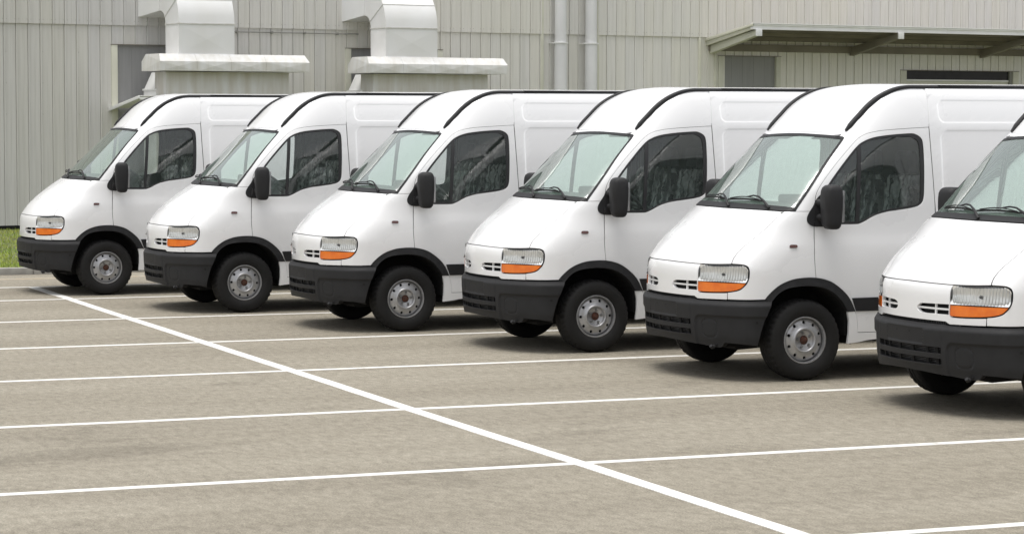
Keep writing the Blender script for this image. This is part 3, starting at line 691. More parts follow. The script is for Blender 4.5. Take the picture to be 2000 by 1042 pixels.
def build_cabin(van):
    # dashboard
    prof = [(-.16, 1.44), (.05, 1.49), (.22, 1.505), (.33, 1.48), (.38, 1.40), (.36, 1.15), (.30, .96), (.1, .93), (-.16, .95)]
    b = MB(); b.extrude([(x, -.86, z) for x, z in prof], (0, 1.72, 0)); d = b.build('dashboard', M_DASH, van, bevel=.02)
    b = MB(); pts = [(.14, -.68), (.20, -.70), (.40, -.66), (.40, -.24), (.20, -.20), (.14, -.22)]
    b.extrude([(x, y, 1.49) for x, y in pts], (0, 0, .085)); b.build('instrument_hood', M_TRIMIN, d, bevel=.03, seg=3)
    # steering wheel
    V = []; F = []; R, r, n, k = .205, .016, 36, 8
    ax = Vector((.62, 0, .78)).normalized(); a = Vector((0, 1, 0)); c_ = ax.cross(a); ctr = Vector((.53, -.45, 1.48))
    for i in range(n):
        t = 2 * PI * i / n; rd = a * math.cos(t) + c_ * math.sin(t)
        for j in range(k):
            q = 2 * PI * j / k; V.append(ctr + rd * (R + r * math.cos(q)) + ax * (r * math.sin(q)))
    for i in range(n):
        for j in range(k): F.append((i * k + j, ((i + 1) % n) * k + j, ((i + 1) % n) * k + (j + 1) % k, i * k + (j + 1) % k))
    b = MB(); b.add(V, F)
    for t in (PI * 1.0, 0, PI * 1.35, PI * 1.65): rd = a * math.cos(t) + c_ * math.sin(t); b.tube([ctr - ax * .03, ctr + rd * R], .016, 6)
    b.tube([ctr - ax * .26, ctr + ax * .005], [.035, .07], 12); b.build('steering_wheel', M_TRIMIN, van, True)
    # seats under clear film
    for y in (-.45, .15, .58):
        w = .23 if y < 0 else .205
        b = MB(); b.extrude([(.72, y - w, .98), (.74, y - w, 1.10), (1.18, y - w, 1.06), (1.22, y - w, .92), (.74, y - w, .90)], (0, 2 * w, 0)); s = b.build('seat', M_SEAT, van, bevel=.035, seg=3)
        b = MB(); b.extrude([(1.12, y - w, 1.00), (1.20, y - w, 1.40), (1.245, y - w * .9, 1.70), (1.34, y - w * .9, 1.72), (1.35, y - w, 1.40), (1.27, y - w, .96)], (0, 2 * w, 0)); b.build('backrest', M_SEAT, s, bevel=.04, seg=3)
        b = MB(); b.extrude([(1.255, y - .125, 1.755), (1.27, y - .12, 1.90), (1.30, y - .11, 1.955), (1.345, y - .11, 1.95), (1.36, y - .12, 1.88), (1.345, y - .125, 1.755)], (0, .25, 0)); b.tube([(1.30, y - .06, 1.66), (1.305, y - .06, 1.78)], .007, 6); b.tube([(1.30, y + .06, 1.66), (1.305, y + .06, 1.78)], .007, 6)
        b.build('headrest', M_HEADR, s, bevel=.035, seg=3)
        # crumpled film over the backrest
        nu, nv = 15, 22; V = []; r0 = np.random.default_rng(int(100 * (y + 2)))
        for j in range(nv):
            t = j / (nv - 1); z = 1.02 + .72 * t; xb = np.interp(z, [1.0, 1.4, 1.7, 1.75], [1.10, 1.18, 1.225, 1.26])
            for i in range(nu):
                q = i / (nu - 1) * 2 - 1; e = max(0, abs(q) - .8) / .2; V.append((xb - .012 + .18 * e + r0.normal(0, .009), y + q * (w + .02) + r0.normal(0, .007), z + r0.normal(0, .006)))
        F = [(j * nu + i, j * nu + i + 1, (j + 1) * nu + i + 1, (j + 1) * nu + i) for j in range(nv - 1) for i in range(nu - 1)]
        mk('plastic_cover', V, F, M_FILM, s)
    b = MB(); b.box((1.55, -.86, .62), (1.58, .86, 2.08)); b.build('added_cab_panel', M_CABFILL, van)  # added pale panel that brightens the cab behind the seats
    b = MB(); b.box((.56, -.93, .60), (4.4, .93, .625)); b.build('cabin_floor', M_TRIMIN, van)
    b = MB(); b.extrude([(.47, -.70, 2.085), (.72, -.72, 2.16), (1.56, -.74, 2.18), (1.56, .74, 2.18), (.72, .72, 2.16), (.47, .70, 2.085)], (0, 0, .01)); b.build('headliner', M_TRIMIN, van)
    for y in (-.45, .40):
        b = MB(); b.extrude([(.455, y - .2, 2.055), (.455, y + .2, 2.055), (.63, y + .2, 2.11), (.63, y - .2, 2.11)], (.003, 0, .014)); b.build('sun_visor', M_DASH, van, bevel=.006)

WHEEL = {}
def build_wheel(van, x, side):
    # side -1: outboard toward -y ; local lathe with d measured outboard
    def L_(prof, n): V, F = lathe(prof, n); return V, F
    if 'rim' not in WHEEL:
        n = 60
        def depth(r): return np.interp(r, [.100, .108, .118, .140, .165, .176, .180], [.020, .014, .004, -.002, -.008, -.016, -.026])
        ring_o = [(.178 * math.cos(2 * PI * k / n), .178 * math.sin(2 * PI * k / n)) for k in range(n)]
        ring_i = [(.112 * math.cos(2 * PI * k / n), .112 * math.sin(2 * PI * k / n)) for k in range(n)]
        holes = [ring_i]
        for h in range(10):
            a = 2 * PI * (h + .3) / 10; holes.append([(.152 * math.cos(a) + .0145 * math.cos(2 * PI * k / 10), .152 * math.sin(a) + .0145 * math.sin(2 * PI * k / 10)) for k in range(10)])
        vo, F, loops = tri2d(ring_o, holes, [], .02)
        mb = MB(); mb.add([(p[0], -float(depth(math.hypot(*p))), p[1]) for p in vo], F)
        for lp in loops[2:]:
            k = len(lp); mb.add([(p[0], -float(depth(math.hypot(*p))), p[1]) for p in lp] + [(p[0], -float(depth(math.hypot(*p))) + .012, p[1]) for p in lp], [(i, (i + 1) % k, k + (i + 1) % k, k + i) for i in range(k)])
        V, F = lathe([(.112, -.0105), (.106, -.017), (.101, -.020), (.095, -.019), (.088, -.010), (.082, .004), (.078, .008), (.040, .008), (.036, .012), (.036, .03)], n); mb.add(V, F)
        V, F = lathe([(.178, .022), (.182, .044), (.187, .044), (.190, -.008), (.193, -.016), (.199, -.018), (.2035, -.016), (.206, -.008), (.205, .004)], n); mb.add(V, F)
        o = mk('wheel', mb.v, mb.f, M_RIM); auto_smooth(o, 50); WHEEL['rim'] = o.data; bpy.data.objects.remove(o)
        # tyre
        n = 120; prof = [(.199, .0), (.206, -.016), (.222, -.030), (.250, -.038), (.275, -.040), (.300, -.036), (.318, -.030), (.331, -.020), (.340, -.004), (.3445, .012), (.347, .030), (.348, .052), (.348, .056), (.339, .060), (.339, .068), (.348, .072), (.348, .100), (.339, .104), (.339, .112), (.348, .116), (.348, .150), (.344, .175), (.331, .198), (.30, .212), (.25, .214), (.205, .19)]
        V = []
        for i, (r, d) in enumerate(prof):
            for k in range(n):
                a = 2 * PI * k / n; rr = r
                if 8 <= i <= 10 and (k % 3 == 0): rr -= .010
                if i == 7 and k % 3 == 0: rr -= .004
                if i in (14 + 1, 16, 19, 20) and (k % 3 == 1): rr -= .006
                V.append((rr * math.cos(a), d, rr * math.sin(a)))
        V = [(a, b_, c) for a, b_, c in V]
        F = [(i * n + k, i * n + (k + 1) % n, (i + 1) * n + (k + 1) % n, (i + 1) * n + k) for i in range(len(prof) - 1) for k in range(n)]
        o = mk('tyre', V, F, M_TYRE); auto_smooth(o, 28); WHEEL['tyre'] = o.data; bpy.data.objects.remove(o)
        V, F = lathe([(.0005, -.014), (.014, -.014), (.020, -.012), (.022, -.004), (.034, -.001), (.038, .006), (.038, .02)], 20)
        o = mk('hub', V, F, M_RUST); auto_smooth(o, 30); WHEEL['hub'] = o.data; bpy.data.objects.remove(o)
        V, F = lathe([(.0005, -.016), (.008, -.016), (.010, -.012), (.0105, 0), (.014, .004), (.014, .009)], 6); o = mk('wheel_bolt', V, F, M_BOLT); WHEEL['bolt'] = o.data; bpy.data.objects.remove(o)
        V, F = lathe([(.03, .03), (.17, .03), (.17, .12)], 32); o = mk('brake_drum', V, F, M_DARK); WHEEL['drum'] = o.data; bpy.data.objects.remove(o)
        # wheels for the far side turn through 180 degrees about z
    w = link(bpy.data.objects.new('wheel', WHEEL['rim']), van)
    w.location = (x + .02, side * .952, .348); rot = random.uniform(0, 6.28)
    w.rotation_euler = (0, 0, 0 if side < 0 else PI); w['spin'] = 1
    link(bpy.data.objects.new('tyre', WHEEL['tyre']), w)
    link(bpy.data.objects.new('hub', WHEEL['hub']), w); link(bpy.data.objects.new('brake_drum', WHEEL['drum']), w)
    for k in range(5):
        bt = link(bpy.data.objects.new('wheel_bolt', WHEEL['bolt']), w); a = 2 * PI * k / 5 + .35; bt.location = (.060 * math.cos(a), .0, .060 * math.sin(a))
    return w

def copy_tree(o, parent=None):
    c = o.copy(); C.objects.link(c); c.parent = parent
    for ch in [k for k in o.children]: copy_tree(ch, c)
    return c
VANS = [(7.014, 32.359, .006, 'white panel van farthest left, its front wheel nearest the kerb and grass'),
        (7.870, 28.948, -.004, 'second white panel van from the left, parked beside the one nearest the grass'),
        (8.735, 25.841, .004, 'third white panel van from the left, in front of the second exhaust duct unit'),
        (9.667, 22.974, -.008, 'fourth white panel van from the left, third from the right edge'),
        (10.283, 19.955, .002, 'fifth white panel van from the left, the largest one shown with its whole front wheel'),
        (10.851, 16.795, -.006, 'nearest white panel van, cut off by the right edge of the picture')]
proto = make_van()
for i, (x, y, a, lab) in enumerate(VANS):
    v = proto if i == 0 else copy_tree(proto)
    v.location = (x, y, 0); v.rotation_euler = (0, 0, a)
    for w in v.children:
        if w.name.startswith('wheel') and 'spin' in w: w.rotation_euler[1] = random.uniform(0, 6.28)
    tag(v, lab, 'van', 'white panel vans parked in a row')
#SETTING#
# ================================================================== GROUND, KERB, GRASS, PAINTED LINES
def asphalt():
    m, N, L = node_mat('pale_worn_asphalt')
    out = N.new('ShaderNodeOutputMaterial'); b = N.new('ShaderNodeBsdfPrincipled'); tc = N.new('ShaderNodeTexCoord')
    def noise(scale, stretch, detail=6, dist=0., rot=0.):
        mp = N.new('ShaderNodeMapping'); mp.inputs['Scale'].default_value = stretch; mp.inputs['Rotation'].default_value = (0, 0, rot); L.new(tc.outputs['Object'], mp.inputs['Vector'])
        n = N.new('ShaderNodeTexNoise'); n.inputs['Scale'].default_value = scale; n.inputs['Detail'].default_value = detail; n.inputs['Roughness'].default_value = .72 if scale > 10 else .55; n.inputs['Distortion'].default_value = dist; L.new(mp.outputs[0], n.inputs['Vector']); return n.outputs['Fac']
    def ramp(f, p0, c0, p1, c1):
        r = N.new('ShaderNodeValToRGB'); r.color_ramp.elements[0].position = p0; r.color_ramp.elements[1].position = p1
        r.color_ramp.elements[0].color = (*c0, 1); r.color_ramp.elements[1].color = (*c1, 1); L.new(f, r.inputs['Fac']); return r.outputs[0]
    def mul(a, b_, fac=1.):
        x = N.new('ShaderNodeMix'); x.data_type = 'RGBA'; x.blend_type = 'MULTIPLY'; x.inputs['Factor'].default_value = fac; L.new(a, x.inputs['A']); L.new(b_, x.inputs['B']); return x.outputs['Result']
    base = ramp(noise(.55, (.35, 1, 1), 5), .3, (.290, .264, .210), .7, (.345, .318, .258))
    streak = ramp(noise(1.0, (.10, 1.1, 1), 7, .5, .02), .33, (.87, .86, .85), .62, (1.03, 1.03, 1.03))
    fine = ramp(noise(75, (1, 1, 1), 6), .34, (.55, .54, .52), .66, (1.30, 1.30, 1.31))
    grit = ramp(noise(210, (1, 1, 1), 3), .36, (.50, .50, .50), .60, (1.16, 1.16, 1.16))
    stain = ramp(noise(.9, (.5, 1, 1), 7, .8), .30, (.72, .71, .70), .42, (1, 1, 1))
    tyre = ramp(noise(.42, (.045, 2.2, 1), 5, .6, -.015), .29, (.70, .69, .69), .37, (1, 1, 1))
    coarse = ramp(noise(16, (1, .45, 1), 9), .34, (.72, .71, .69), .66, (1.14, 1.14, 1.14))
    c = mul(mul(mul(mul(mul(mul(base, streak), coarse, 1.), fine, .9), grit, .8), tyre, .9), stain, .8)
    L.new(c, b.inputs['Base Color']); b.inputs['Roughness'].default_value = .88; b.inputs['Specular IOR Level'].default_value = .3
    bp = N.new('ShaderNodeBump'); bp.inputs['Strength'].default_value = .35; bp.inputs['Distance'].default_value = .006; L.new(noise(120, (1, 1, 1), 4), bp.inputs['Height']); L.new(bp.outputs[0], b.inputs['Normal'])
    L.new(b.outputs[0], out.inputs['Surface']); return m
def line_paint(name, col, wear):
    m, N, L = node_mat(name)
    out = N.new('ShaderNodeOutputMaterial'); b = N.new('ShaderNodeBsdfPrincipled'); tc = N.new('ShaderNodeTexCoord')
    n = N.new('ShaderNodeTexNoise'); n.inputs['Scale'].default_value = 5; n.inputs['Detail'].default_value = 9; n.inputs['Roughness'].default_value = .8; L.new(tc.outputs['Object'], n.inputs['Vector'])
    r = N.new('ShaderNodeValToRGB'); r.color_ramp.elements[0].position = wear - .05; r.color_ramp.elements[1].position = wear + .06
    r.color_ramp.elements[0].color = (.36, .34, .30, 1); r.color_ramp.elements[1].color = (*col, 1); L.new(n.outputs['Fac'], r.inputs['Fac'])
    L.new(r.outputs[0], b.inputs['Base Color']); b.inputs['Roughness'].default_value = .6; L.new(b.outputs[0], out.inputs['Surface']); return m
M_ASPH = asphalt(); M_LINE = line_paint('white_line_paint', (.70, .69, .655), .39); M_OCHRE = line_paint('faded_ochre_line_paint', (.40, .31, .19), .47)
M_CONC = principled('kerb_concrete', (.36, .35, .32), .85, var=.12, scale=9, bump=.3, bscale=90)
M_SOIL = principled('lawn_soil', (.15, .165, .075), .95, var=.25, scale=1.5, bump=.4, bscale=40)
g = MB(); g.add([(-250, -120, 0), (300, -120, 0), (300, 36.0, 0), (-250, 36.0, 0)], [(0, 1, 2, 3)]); o = g.build('car_park', M_ASPH); tag(o, kind='structure')
if o.data.polygons[0].normal.z < 0: o.data.flip_normals()
g = MB(); g.add([(-250, 36.02, .085), (300, 36.02, .085), (300, 300, .085), (-250, 300, .085)], [(0, 1, 2, 3)]); o = g.build('grass_verge_ground', M_SOIL); tag(o, kind='structure')
if o.data.polygons[0].normal.z < 0: o.data.flip_normals()
def flat_strip(name, p0, p1, w, z, mat):
    a = Vector((*p0, z)); b = Vector((*p1, z)); d = (b - a).normalized(); n = Vector((-d.y, d.x, 0)) * w / 2
    k = max(2, int((b - a).length / .25)); r0 = np.random.default_rng(int(abs(p0[1] * 100)))
    V = []; off = Vector((0, 0, 0))
    j = np.convolve(r0.normal(0, .012, k + 9), np.ones(8) / 8, 'valid')
    for i in range(k + 1):
        c = a + (b - a) * i / k + n.normalized() * float(j[i]); V += [c - n * float(1 + r0.normal(0, .012)), c + n * float(1 + r0.normal(0, .012))]
    F = [(2 * i, 2 * i + 2, 2 * i + 3, 2 * i + 1) for i in range(k)]
    nv = len(V); V += [Vector((v.x, v.y, -.001)) for v in V]
    F += [(2 * i, nv + 2 * i, nv + 2 * i + 2, 2 * i + 2) for i in range(k)] + [(2 * i + 1, 2 * i + 3, nv + 2 * i + 3, nv + 2 * i + 1) for i in range(k)]
    o = mk(name, V, F, mat); tag(o, kind='structure'); return o
for y in (11.80, 14.96, 18.235, 21.41, 24.45, 27.63, 30.88, 33.25):
    flat_strip('painted_bay_line', (-6, y), (17.5, y), .105, .002, M_LINE)
flat_strip('painted_aisle_line', (6.455, 3), (6.455, 33.25), .118, .004, M_LINE)
flat_strip('faded_ochre_line', (-6, 34.95), (17.5, 34.95), .14, .002, M_OCHRE)
kerb = MB(); kerb.box((-8, 35.93, -.1), (30, 36.05, .06)); kb = kerb.build('kerb', M_CONC); tag(kb, kind='structure')
ks = MB(); ks.box((0, 0, 0), (.985, .15, .155)); k0 = ks.build('kerb_stone', M_CONC, kb, bevel=.018); k0.location = (-8, 35.90, -.055)
for i in range(1, 38):
    c = k0.copy(); C.objects.link(c); c.location = (-8 + i, 35.90 + random.uniform(-.004, .004), -.055 + random.uniform(-.004, .003))
# grass blades on the verge (the part of it that shows beside the first van)
M_GRASS = principled('grass_blades', (.23, .36, .04), .8, var=.25, scale=.9, dirt=(.36, .38, .07))
nb = 60000; px = rng.uniform(-3.5, 13.5, nb); py = 36.06 + rng.uniform(0, 1, nb) ** 1.3 * 12.2; hh = rng.uniform(.03, .075, nb); an = rng.uniform(0, 6.283, nb); lean = rng.normal(0, .02, (nb, 2)); wd = .006
V = np.empty((nb, 3, 3)); V[:, 0] = np.stack([px - wd * np.cos(an), py - wd * np.sin(an), np.full(nb, .084)], 1); V[:, 1] = np.stack([px + wd * np.cos(an), py + wd * np.sin(an), np.full(nb, .084)], 1); V[:, 2] = np.stack([px + lean[:, 0], py + lean[:, 1], .084 + hh], 1)
me = bpy.data.meshes.new('grass'); me.from_pydata(V.reshape(-1, 3).tolist(), [], np.arange(nb * 3).reshape(-1, 3).tolist()); me.materials.append(M_GRASS)
tag(link(bpy.data.objects.new('grass', me)), 'short green lawn grass between the kerb and the warehouse wall', 'grass', kind='stuff')

# ================================================================== WAREHOUSE
def cladding_mat():
    m, N, L = node_mat('painted_steel_cladding')
    out = N.new('ShaderNodeOutputMaterial'); b = N.new('ShaderNodeBsdfPrincipled'); g = N.new('ShaderNodeNewGeometry'); oi = N.new('ShaderNodeObjectInfo')
    mp = N.new('ShaderNodeMapping'); mp.inputs['Scale'].default_value = (.22, .22, .10); L.new(g.outputs['Position'], mp.inputs['Vector'])
    n = N.new('ShaderNodeTexNoise'); n.inputs['Scale'].default_value = 1; n.inputs['Detail'].default_value = 3; L.new(mp.outputs[0], n.inputs['Vector'])
    ad = N.new('ShaderNodeMath'); ad.operation = 'MULTIPLY_ADD'; L.new(oi.outputs['Random'], ad.inputs[0]); ad.inputs[1].default_value = .22; L.new(n.outputs['Fac'], ad.inputs[2])
    r = N.new('ShaderNodeValToRGB'); r.color_ramp.elements[0].position = .42; r.color_ramp.elements[1].position = .78
    r.color_ramp.elements[0].color = (.64, .63, .615, 1); r.color_ramp.elements[1].color = (.665, .648, .59, 1); L.new(ad.outputs[0], r.inputs['Fac'])
    mp2 = N.new('ShaderNodeMapping'); mp2.inputs['Scale'].default_value = (9, 9, .35); L.new(g.outputs['Position'], mp2.inputs['Vector'])
    n2 = N.new('ShaderNodeTexNoise'); n2.inputs['Scale'].default_value = 2; n2.inputs['Detail'].default_value = 6; L.new(mp2.outputs[0], n2.inputs['Vector'])
    r2 = N.new('ShaderNodeValToRGB'); r2.color_ramp.elements[0].position = .3; r2.color_ramp.elements[0].color = (.93, .93, .92, 1); r2.color_ramp.elements[1].position = .6; r2.color_ramp.elements[1].color = (1.03, 1.03, 1.03, 1); L.new(n2.outputs['Fac'], r2.inputs['Fac'])
    x = N.new('ShaderNodeMix'); x.data_type = 'RGBA'; x.blend_type = 'MULTIPLY'; x.inputs['Factor'].default_value = 1; L.new(r.outputs[0], x.inputs['A']); L.new(r2.outputs[0], x.inputs['B'])
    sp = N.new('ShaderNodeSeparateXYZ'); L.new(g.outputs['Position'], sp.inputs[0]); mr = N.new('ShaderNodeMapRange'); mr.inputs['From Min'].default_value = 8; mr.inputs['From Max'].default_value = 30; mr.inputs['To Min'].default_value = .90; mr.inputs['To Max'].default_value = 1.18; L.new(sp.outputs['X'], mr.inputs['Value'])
    y = N.new('ShaderNodeMix'); y.data_type = 'RGBA'; y.blend_type = 'MULTIPLY'; y.inputs['Factor'].default_value = 1; L.new(x.outputs['Result'], y.inputs['A']); L.new(mr.outputs[0], y.inputs['B'])   # wall colour grows paler towards the right-hand end
    L.new(y.outputs['Result'], b.inputs['Base Color']); b.inputs['Roughness'].default_value = .5; L.new(b.outputs[0], out.inputs['Surface']); return m
M_CLAD = cladding_mat()
M_TRIM = principled('pale_green_flashing', (.66, .655, .55), .5, var=.05, scale=3)
M_SHUT = principled('grey_shutter_paint', (.31, .31, .31), .6, var=.06, scale=2, stretch=(6, 6, .4))
M_GREYD = principled('dull_grey_metal', (.26, .26, .235), .6, var=.08, scale=3)
M_DUCT = principled('weathered_duct_metal', (.80, .80, .80), .45, var=.10, scale=2.2, dirt=(.75, .745, .73), stretch=(1, 1, .5))
M_CAP = principled('stained_cap_metal', (.74, .74, .735), .45, var=.1, scale=3.5, dirt=(.62, .605, .56), stretch=(2, 2, .5))
M_BODY = principled('stained_housing_metal', (.66, .66, .65), .55, var=.1, scale=2.0, dirt=(.52, .49, .43), stretch=(3.2, 3.2, .5))
M_PIPE = principled('pale_grey_pipe_paint', (.74, .74, .745), .45, var=.04, scale=2)
M_GUT = principled('white_gutter_paint', (.84, .84, .83), .45, var=.05, scale=3)
M_SOFF = principled('soffit_metal', (.27, .245, .20), .6, var=.15, scale=1.5)
M_WGL = principled('dark_glazing', (.025, .025, .028), .15, var=.1)
WA = math.radians(8.811); WO = (8.904, 48.463, 0)
wh = empty('warehouse', WO, WA); tag(wh, 'long ribbed steel clad warehouse wall behind the row of vans', 'warehouse')
# local: x along the wall to the right, y = -outward
g = MB(); g.box((-24, .16, 0), (33, 14, 7.2)); g.build('wall_core', M_DARK, wh)
g = MB(); g.box((-24, .012, .05), (33, .16, .17)); g.build('plinth', M_DARK, wh)
ZS = 4.072
OPEN = [(2.26, 4.45, 3.664), (7.40, 9.60, 3.664), (16.80, 18.36, 3.632), (22.05, 25.50, 3.362)]
cl_mesh = {}
def clad(a, z0, z1, n0=0.):
    key = (round(z0, 3), round(z1, 3))
    pr = [(0, 0), (.003, .016), (.007, .021), (.026, .021), (.030, .016), (.034, 0), (.139, 0), (.1405, .0035), (.143, .0035), (.1445, 0), (.238, 0)]
    if key not in cl_mesh:
        V = [(x, -n, z0) for x, n in pr] + [(x, -n, z1) for x, n in pr] + [(.238, .03, z0), (.238, .03, z1), (0, .03, z0), (0, .03, z1)]; k = len(pr)
        F = [(i, i + 1, k + i + 1, k + i) for i in range(k - 1)] + [(k - 1, 2 * k, 2 * k + 1, 2 * k - 1), (2 * k + 2, 0, k, 2 * k + 3), tuple(range(k))[::-1] + (2 * k + 2, 2 * k)]
        me = bpy.data.meshes.new('cladding_panel'); me.from_pydata(V, [], F); me.materials.append(M_CLAD); cl_mesh[key] = me
    o = link(bpy.data.objects.new('cladding_panel', cl_mesh[key]), wh); o.location = (a, -n0 + random.uniform(-.0015, .0015), 0); return o
ai = -3.18
while ai < 32.4:
    mid = ai + .12; z0 = .165
    for a0, a1, zt in OPEN:
        if a0 < mid < a1: z0 = zt + .0
    clad(ai, z0, ZS - .003); clad(ai, ZS - .03, 7.2, .031); ai += .245
ext = MB(); ai = -3.18 - .245      # the wall goes on to the left, out of the picture
while ai > -24:
    pr_ = [(0, 0), (.003, .021), (.03, .021), (.034, 0), (.238, 0)]
    for z0, z1, dn in ((.165, ZS - .003, 0), (ZS - .03, 7.2, .031)):
        ext.add([(ai + x, -n - dn, z0) for x, n in pr_] + [(ai + x, -n - dn, z1) for x, n in pr_], [(i, i + 1, 6 + i, 5 + i) for i in range(4)])
    ai -= .245
o = ext.build('far_cladding', M_CLAD, wh); tag(o, kind='stuff')
sc = MB()
ai = -3.18
while ai < 32.4:
    for da in (-.02, .055): sc.add([(ai + da + .006 * math.cos(t), -.0355, ZS + .05 + .006 * math.sin(t)) for t in np.linspace(0, 2 * PI, 7)[:-1]], [tuple(range(6))])
    if int(ai / .245) % 3 == 0:
        for z in (2.3, 2.9, 3.5): sc.add([(ai + .05 + .006 * math.cos(t), -.0045, z + .006 * math.sin(t)) for t in np.linspace(0, 2 * PI, 7)[:-1]], [tuple(range(6))])
    ai += .245
o = sc.build('cladding_screws', M_SOFF, wh); tag(o, kind='stuff')
def frame(a0, a1, zt, w=.115, zb=.27):
    for x0, x1 in ((a0 - .01, a0 + w), (a1 - w, a1 + .01)):
        f = MB(); f.box((x0, -.028, zb), (x1, .10, zt - .002)); f.build('door_frame', M_TRIM, wh, bevel=.004)
    f = MB(); f.box((a0 - .02, -.034, zt), (a1 + .02, .10, zt + .012)); f.build('drip_flashing', M_SOFF, wh)
def shutter(a0, a1, zt):
    frame(a0, a1, zt); s = MB(); x = a0 + .1; n = int((a1 - a0 - .2) / .30)
    w = (a1 - a0 - .2) / n
    for i in range(n):
        s = MB(); s.box((x + i * w, .045, .27), (x + (i + 1) * w - .003, .075, zt)); s.build('shutter_sheet', M_SHUT, wh)
shutter(2.205, 4.45, 3.66); shutter(7.335, 9.60, 3.662); shutter(16.72, 18.44, 3.632)
# loading door with a dark glazed strip
frame(21.975, 25.62, 3.362, .165)
s = MB(); s.box((22.12, .05, 3.155), (25.36, .07, 3.36)); s.build('glazed_strip', M_WGL, wh)
s = MB(); s.box((22.12, .03, 3.115), (25.36, .08, 3.155)); s.build('door_rail', M_GUT, wh, bevel=.006)
for z0, z1 in ((.27, .98), (.985, 1.69), (1.695, 2.40), (2.405, 3.11)):
    s = MB(); s.box((22.12, .05, z0), (25.36, .08, z1)); s.build('door_section', M_TRIM, wh, bevel=.006)
s = MB(); s.box((25.36, .0, .27), (25.52, .10, 3.36)); s.build('door_jamb', M_GREYD, wh)
# vertical corner flashings near the pipes and canopy
for a, w in ((12.02, .07), (13.46, .05), (16.16, .06), (16.60, .05)):
    s = MB(); s.box((a, -.045, .27), (a + w, .0, 4.04 if a > 16 else 7.1)); s.build('flashing_strip', M_TRIM, wh, bevel=.006)
s = MB(); s.tube([(4.7, -.06, 3.958), (7.6, -.06, 3.958)], .011, 8); cd = s.build('conduit', M_GREYD, wh, True)
for a in (4.85, 5.62, 6.36, 7.1):
    s = MB(); s.box((a, -.075, 3.935), (a + .04, -.0, 3.981)); s.build('conduit_clip', M_GREYD, cd, bevel=.004)
def top_level_at(o):
    o.location = WO; o.rotation_euler = (0, 0, WA); return o
# ---- two downpipes
for a, lab in ((12.42, 'left of the two pale grey downpipes on the warehouse wall'), (13.20, 'right of the two pale grey downpipes on the warehouse wall')):
    p = top_level_at(empty('downpipe')); tag(p, lab, 'pipe', 'downpipes on the warehouse wall')
    s = MB(); s.tube([(a, -.20, .1), (a, -.20, 3.84)], .135, 24); s.build('lower_pipe', M_PIPE, p, True)
    s = MB(); s.tube([(a, -.20, 3.84), (a, -.20, 7.0)], .128, 24); s.build('upper_pipe', M_PIPE, p, True)
    s = MB(); s.tube([(a, -.20, 3.835), (a, -.20, 3.865)], .150, 24); s.box((a - .19, -.215, 3.835), (a + .19, -.185, 3.862)); s.box((a - .19, -.2, 3.84), (a - .165, .0, 3.858)); s.box((a + .165, -.2, 3.84), (a + .19, .0, 3.858)); s.build('pipe_clamp', M_GUT, p, True)
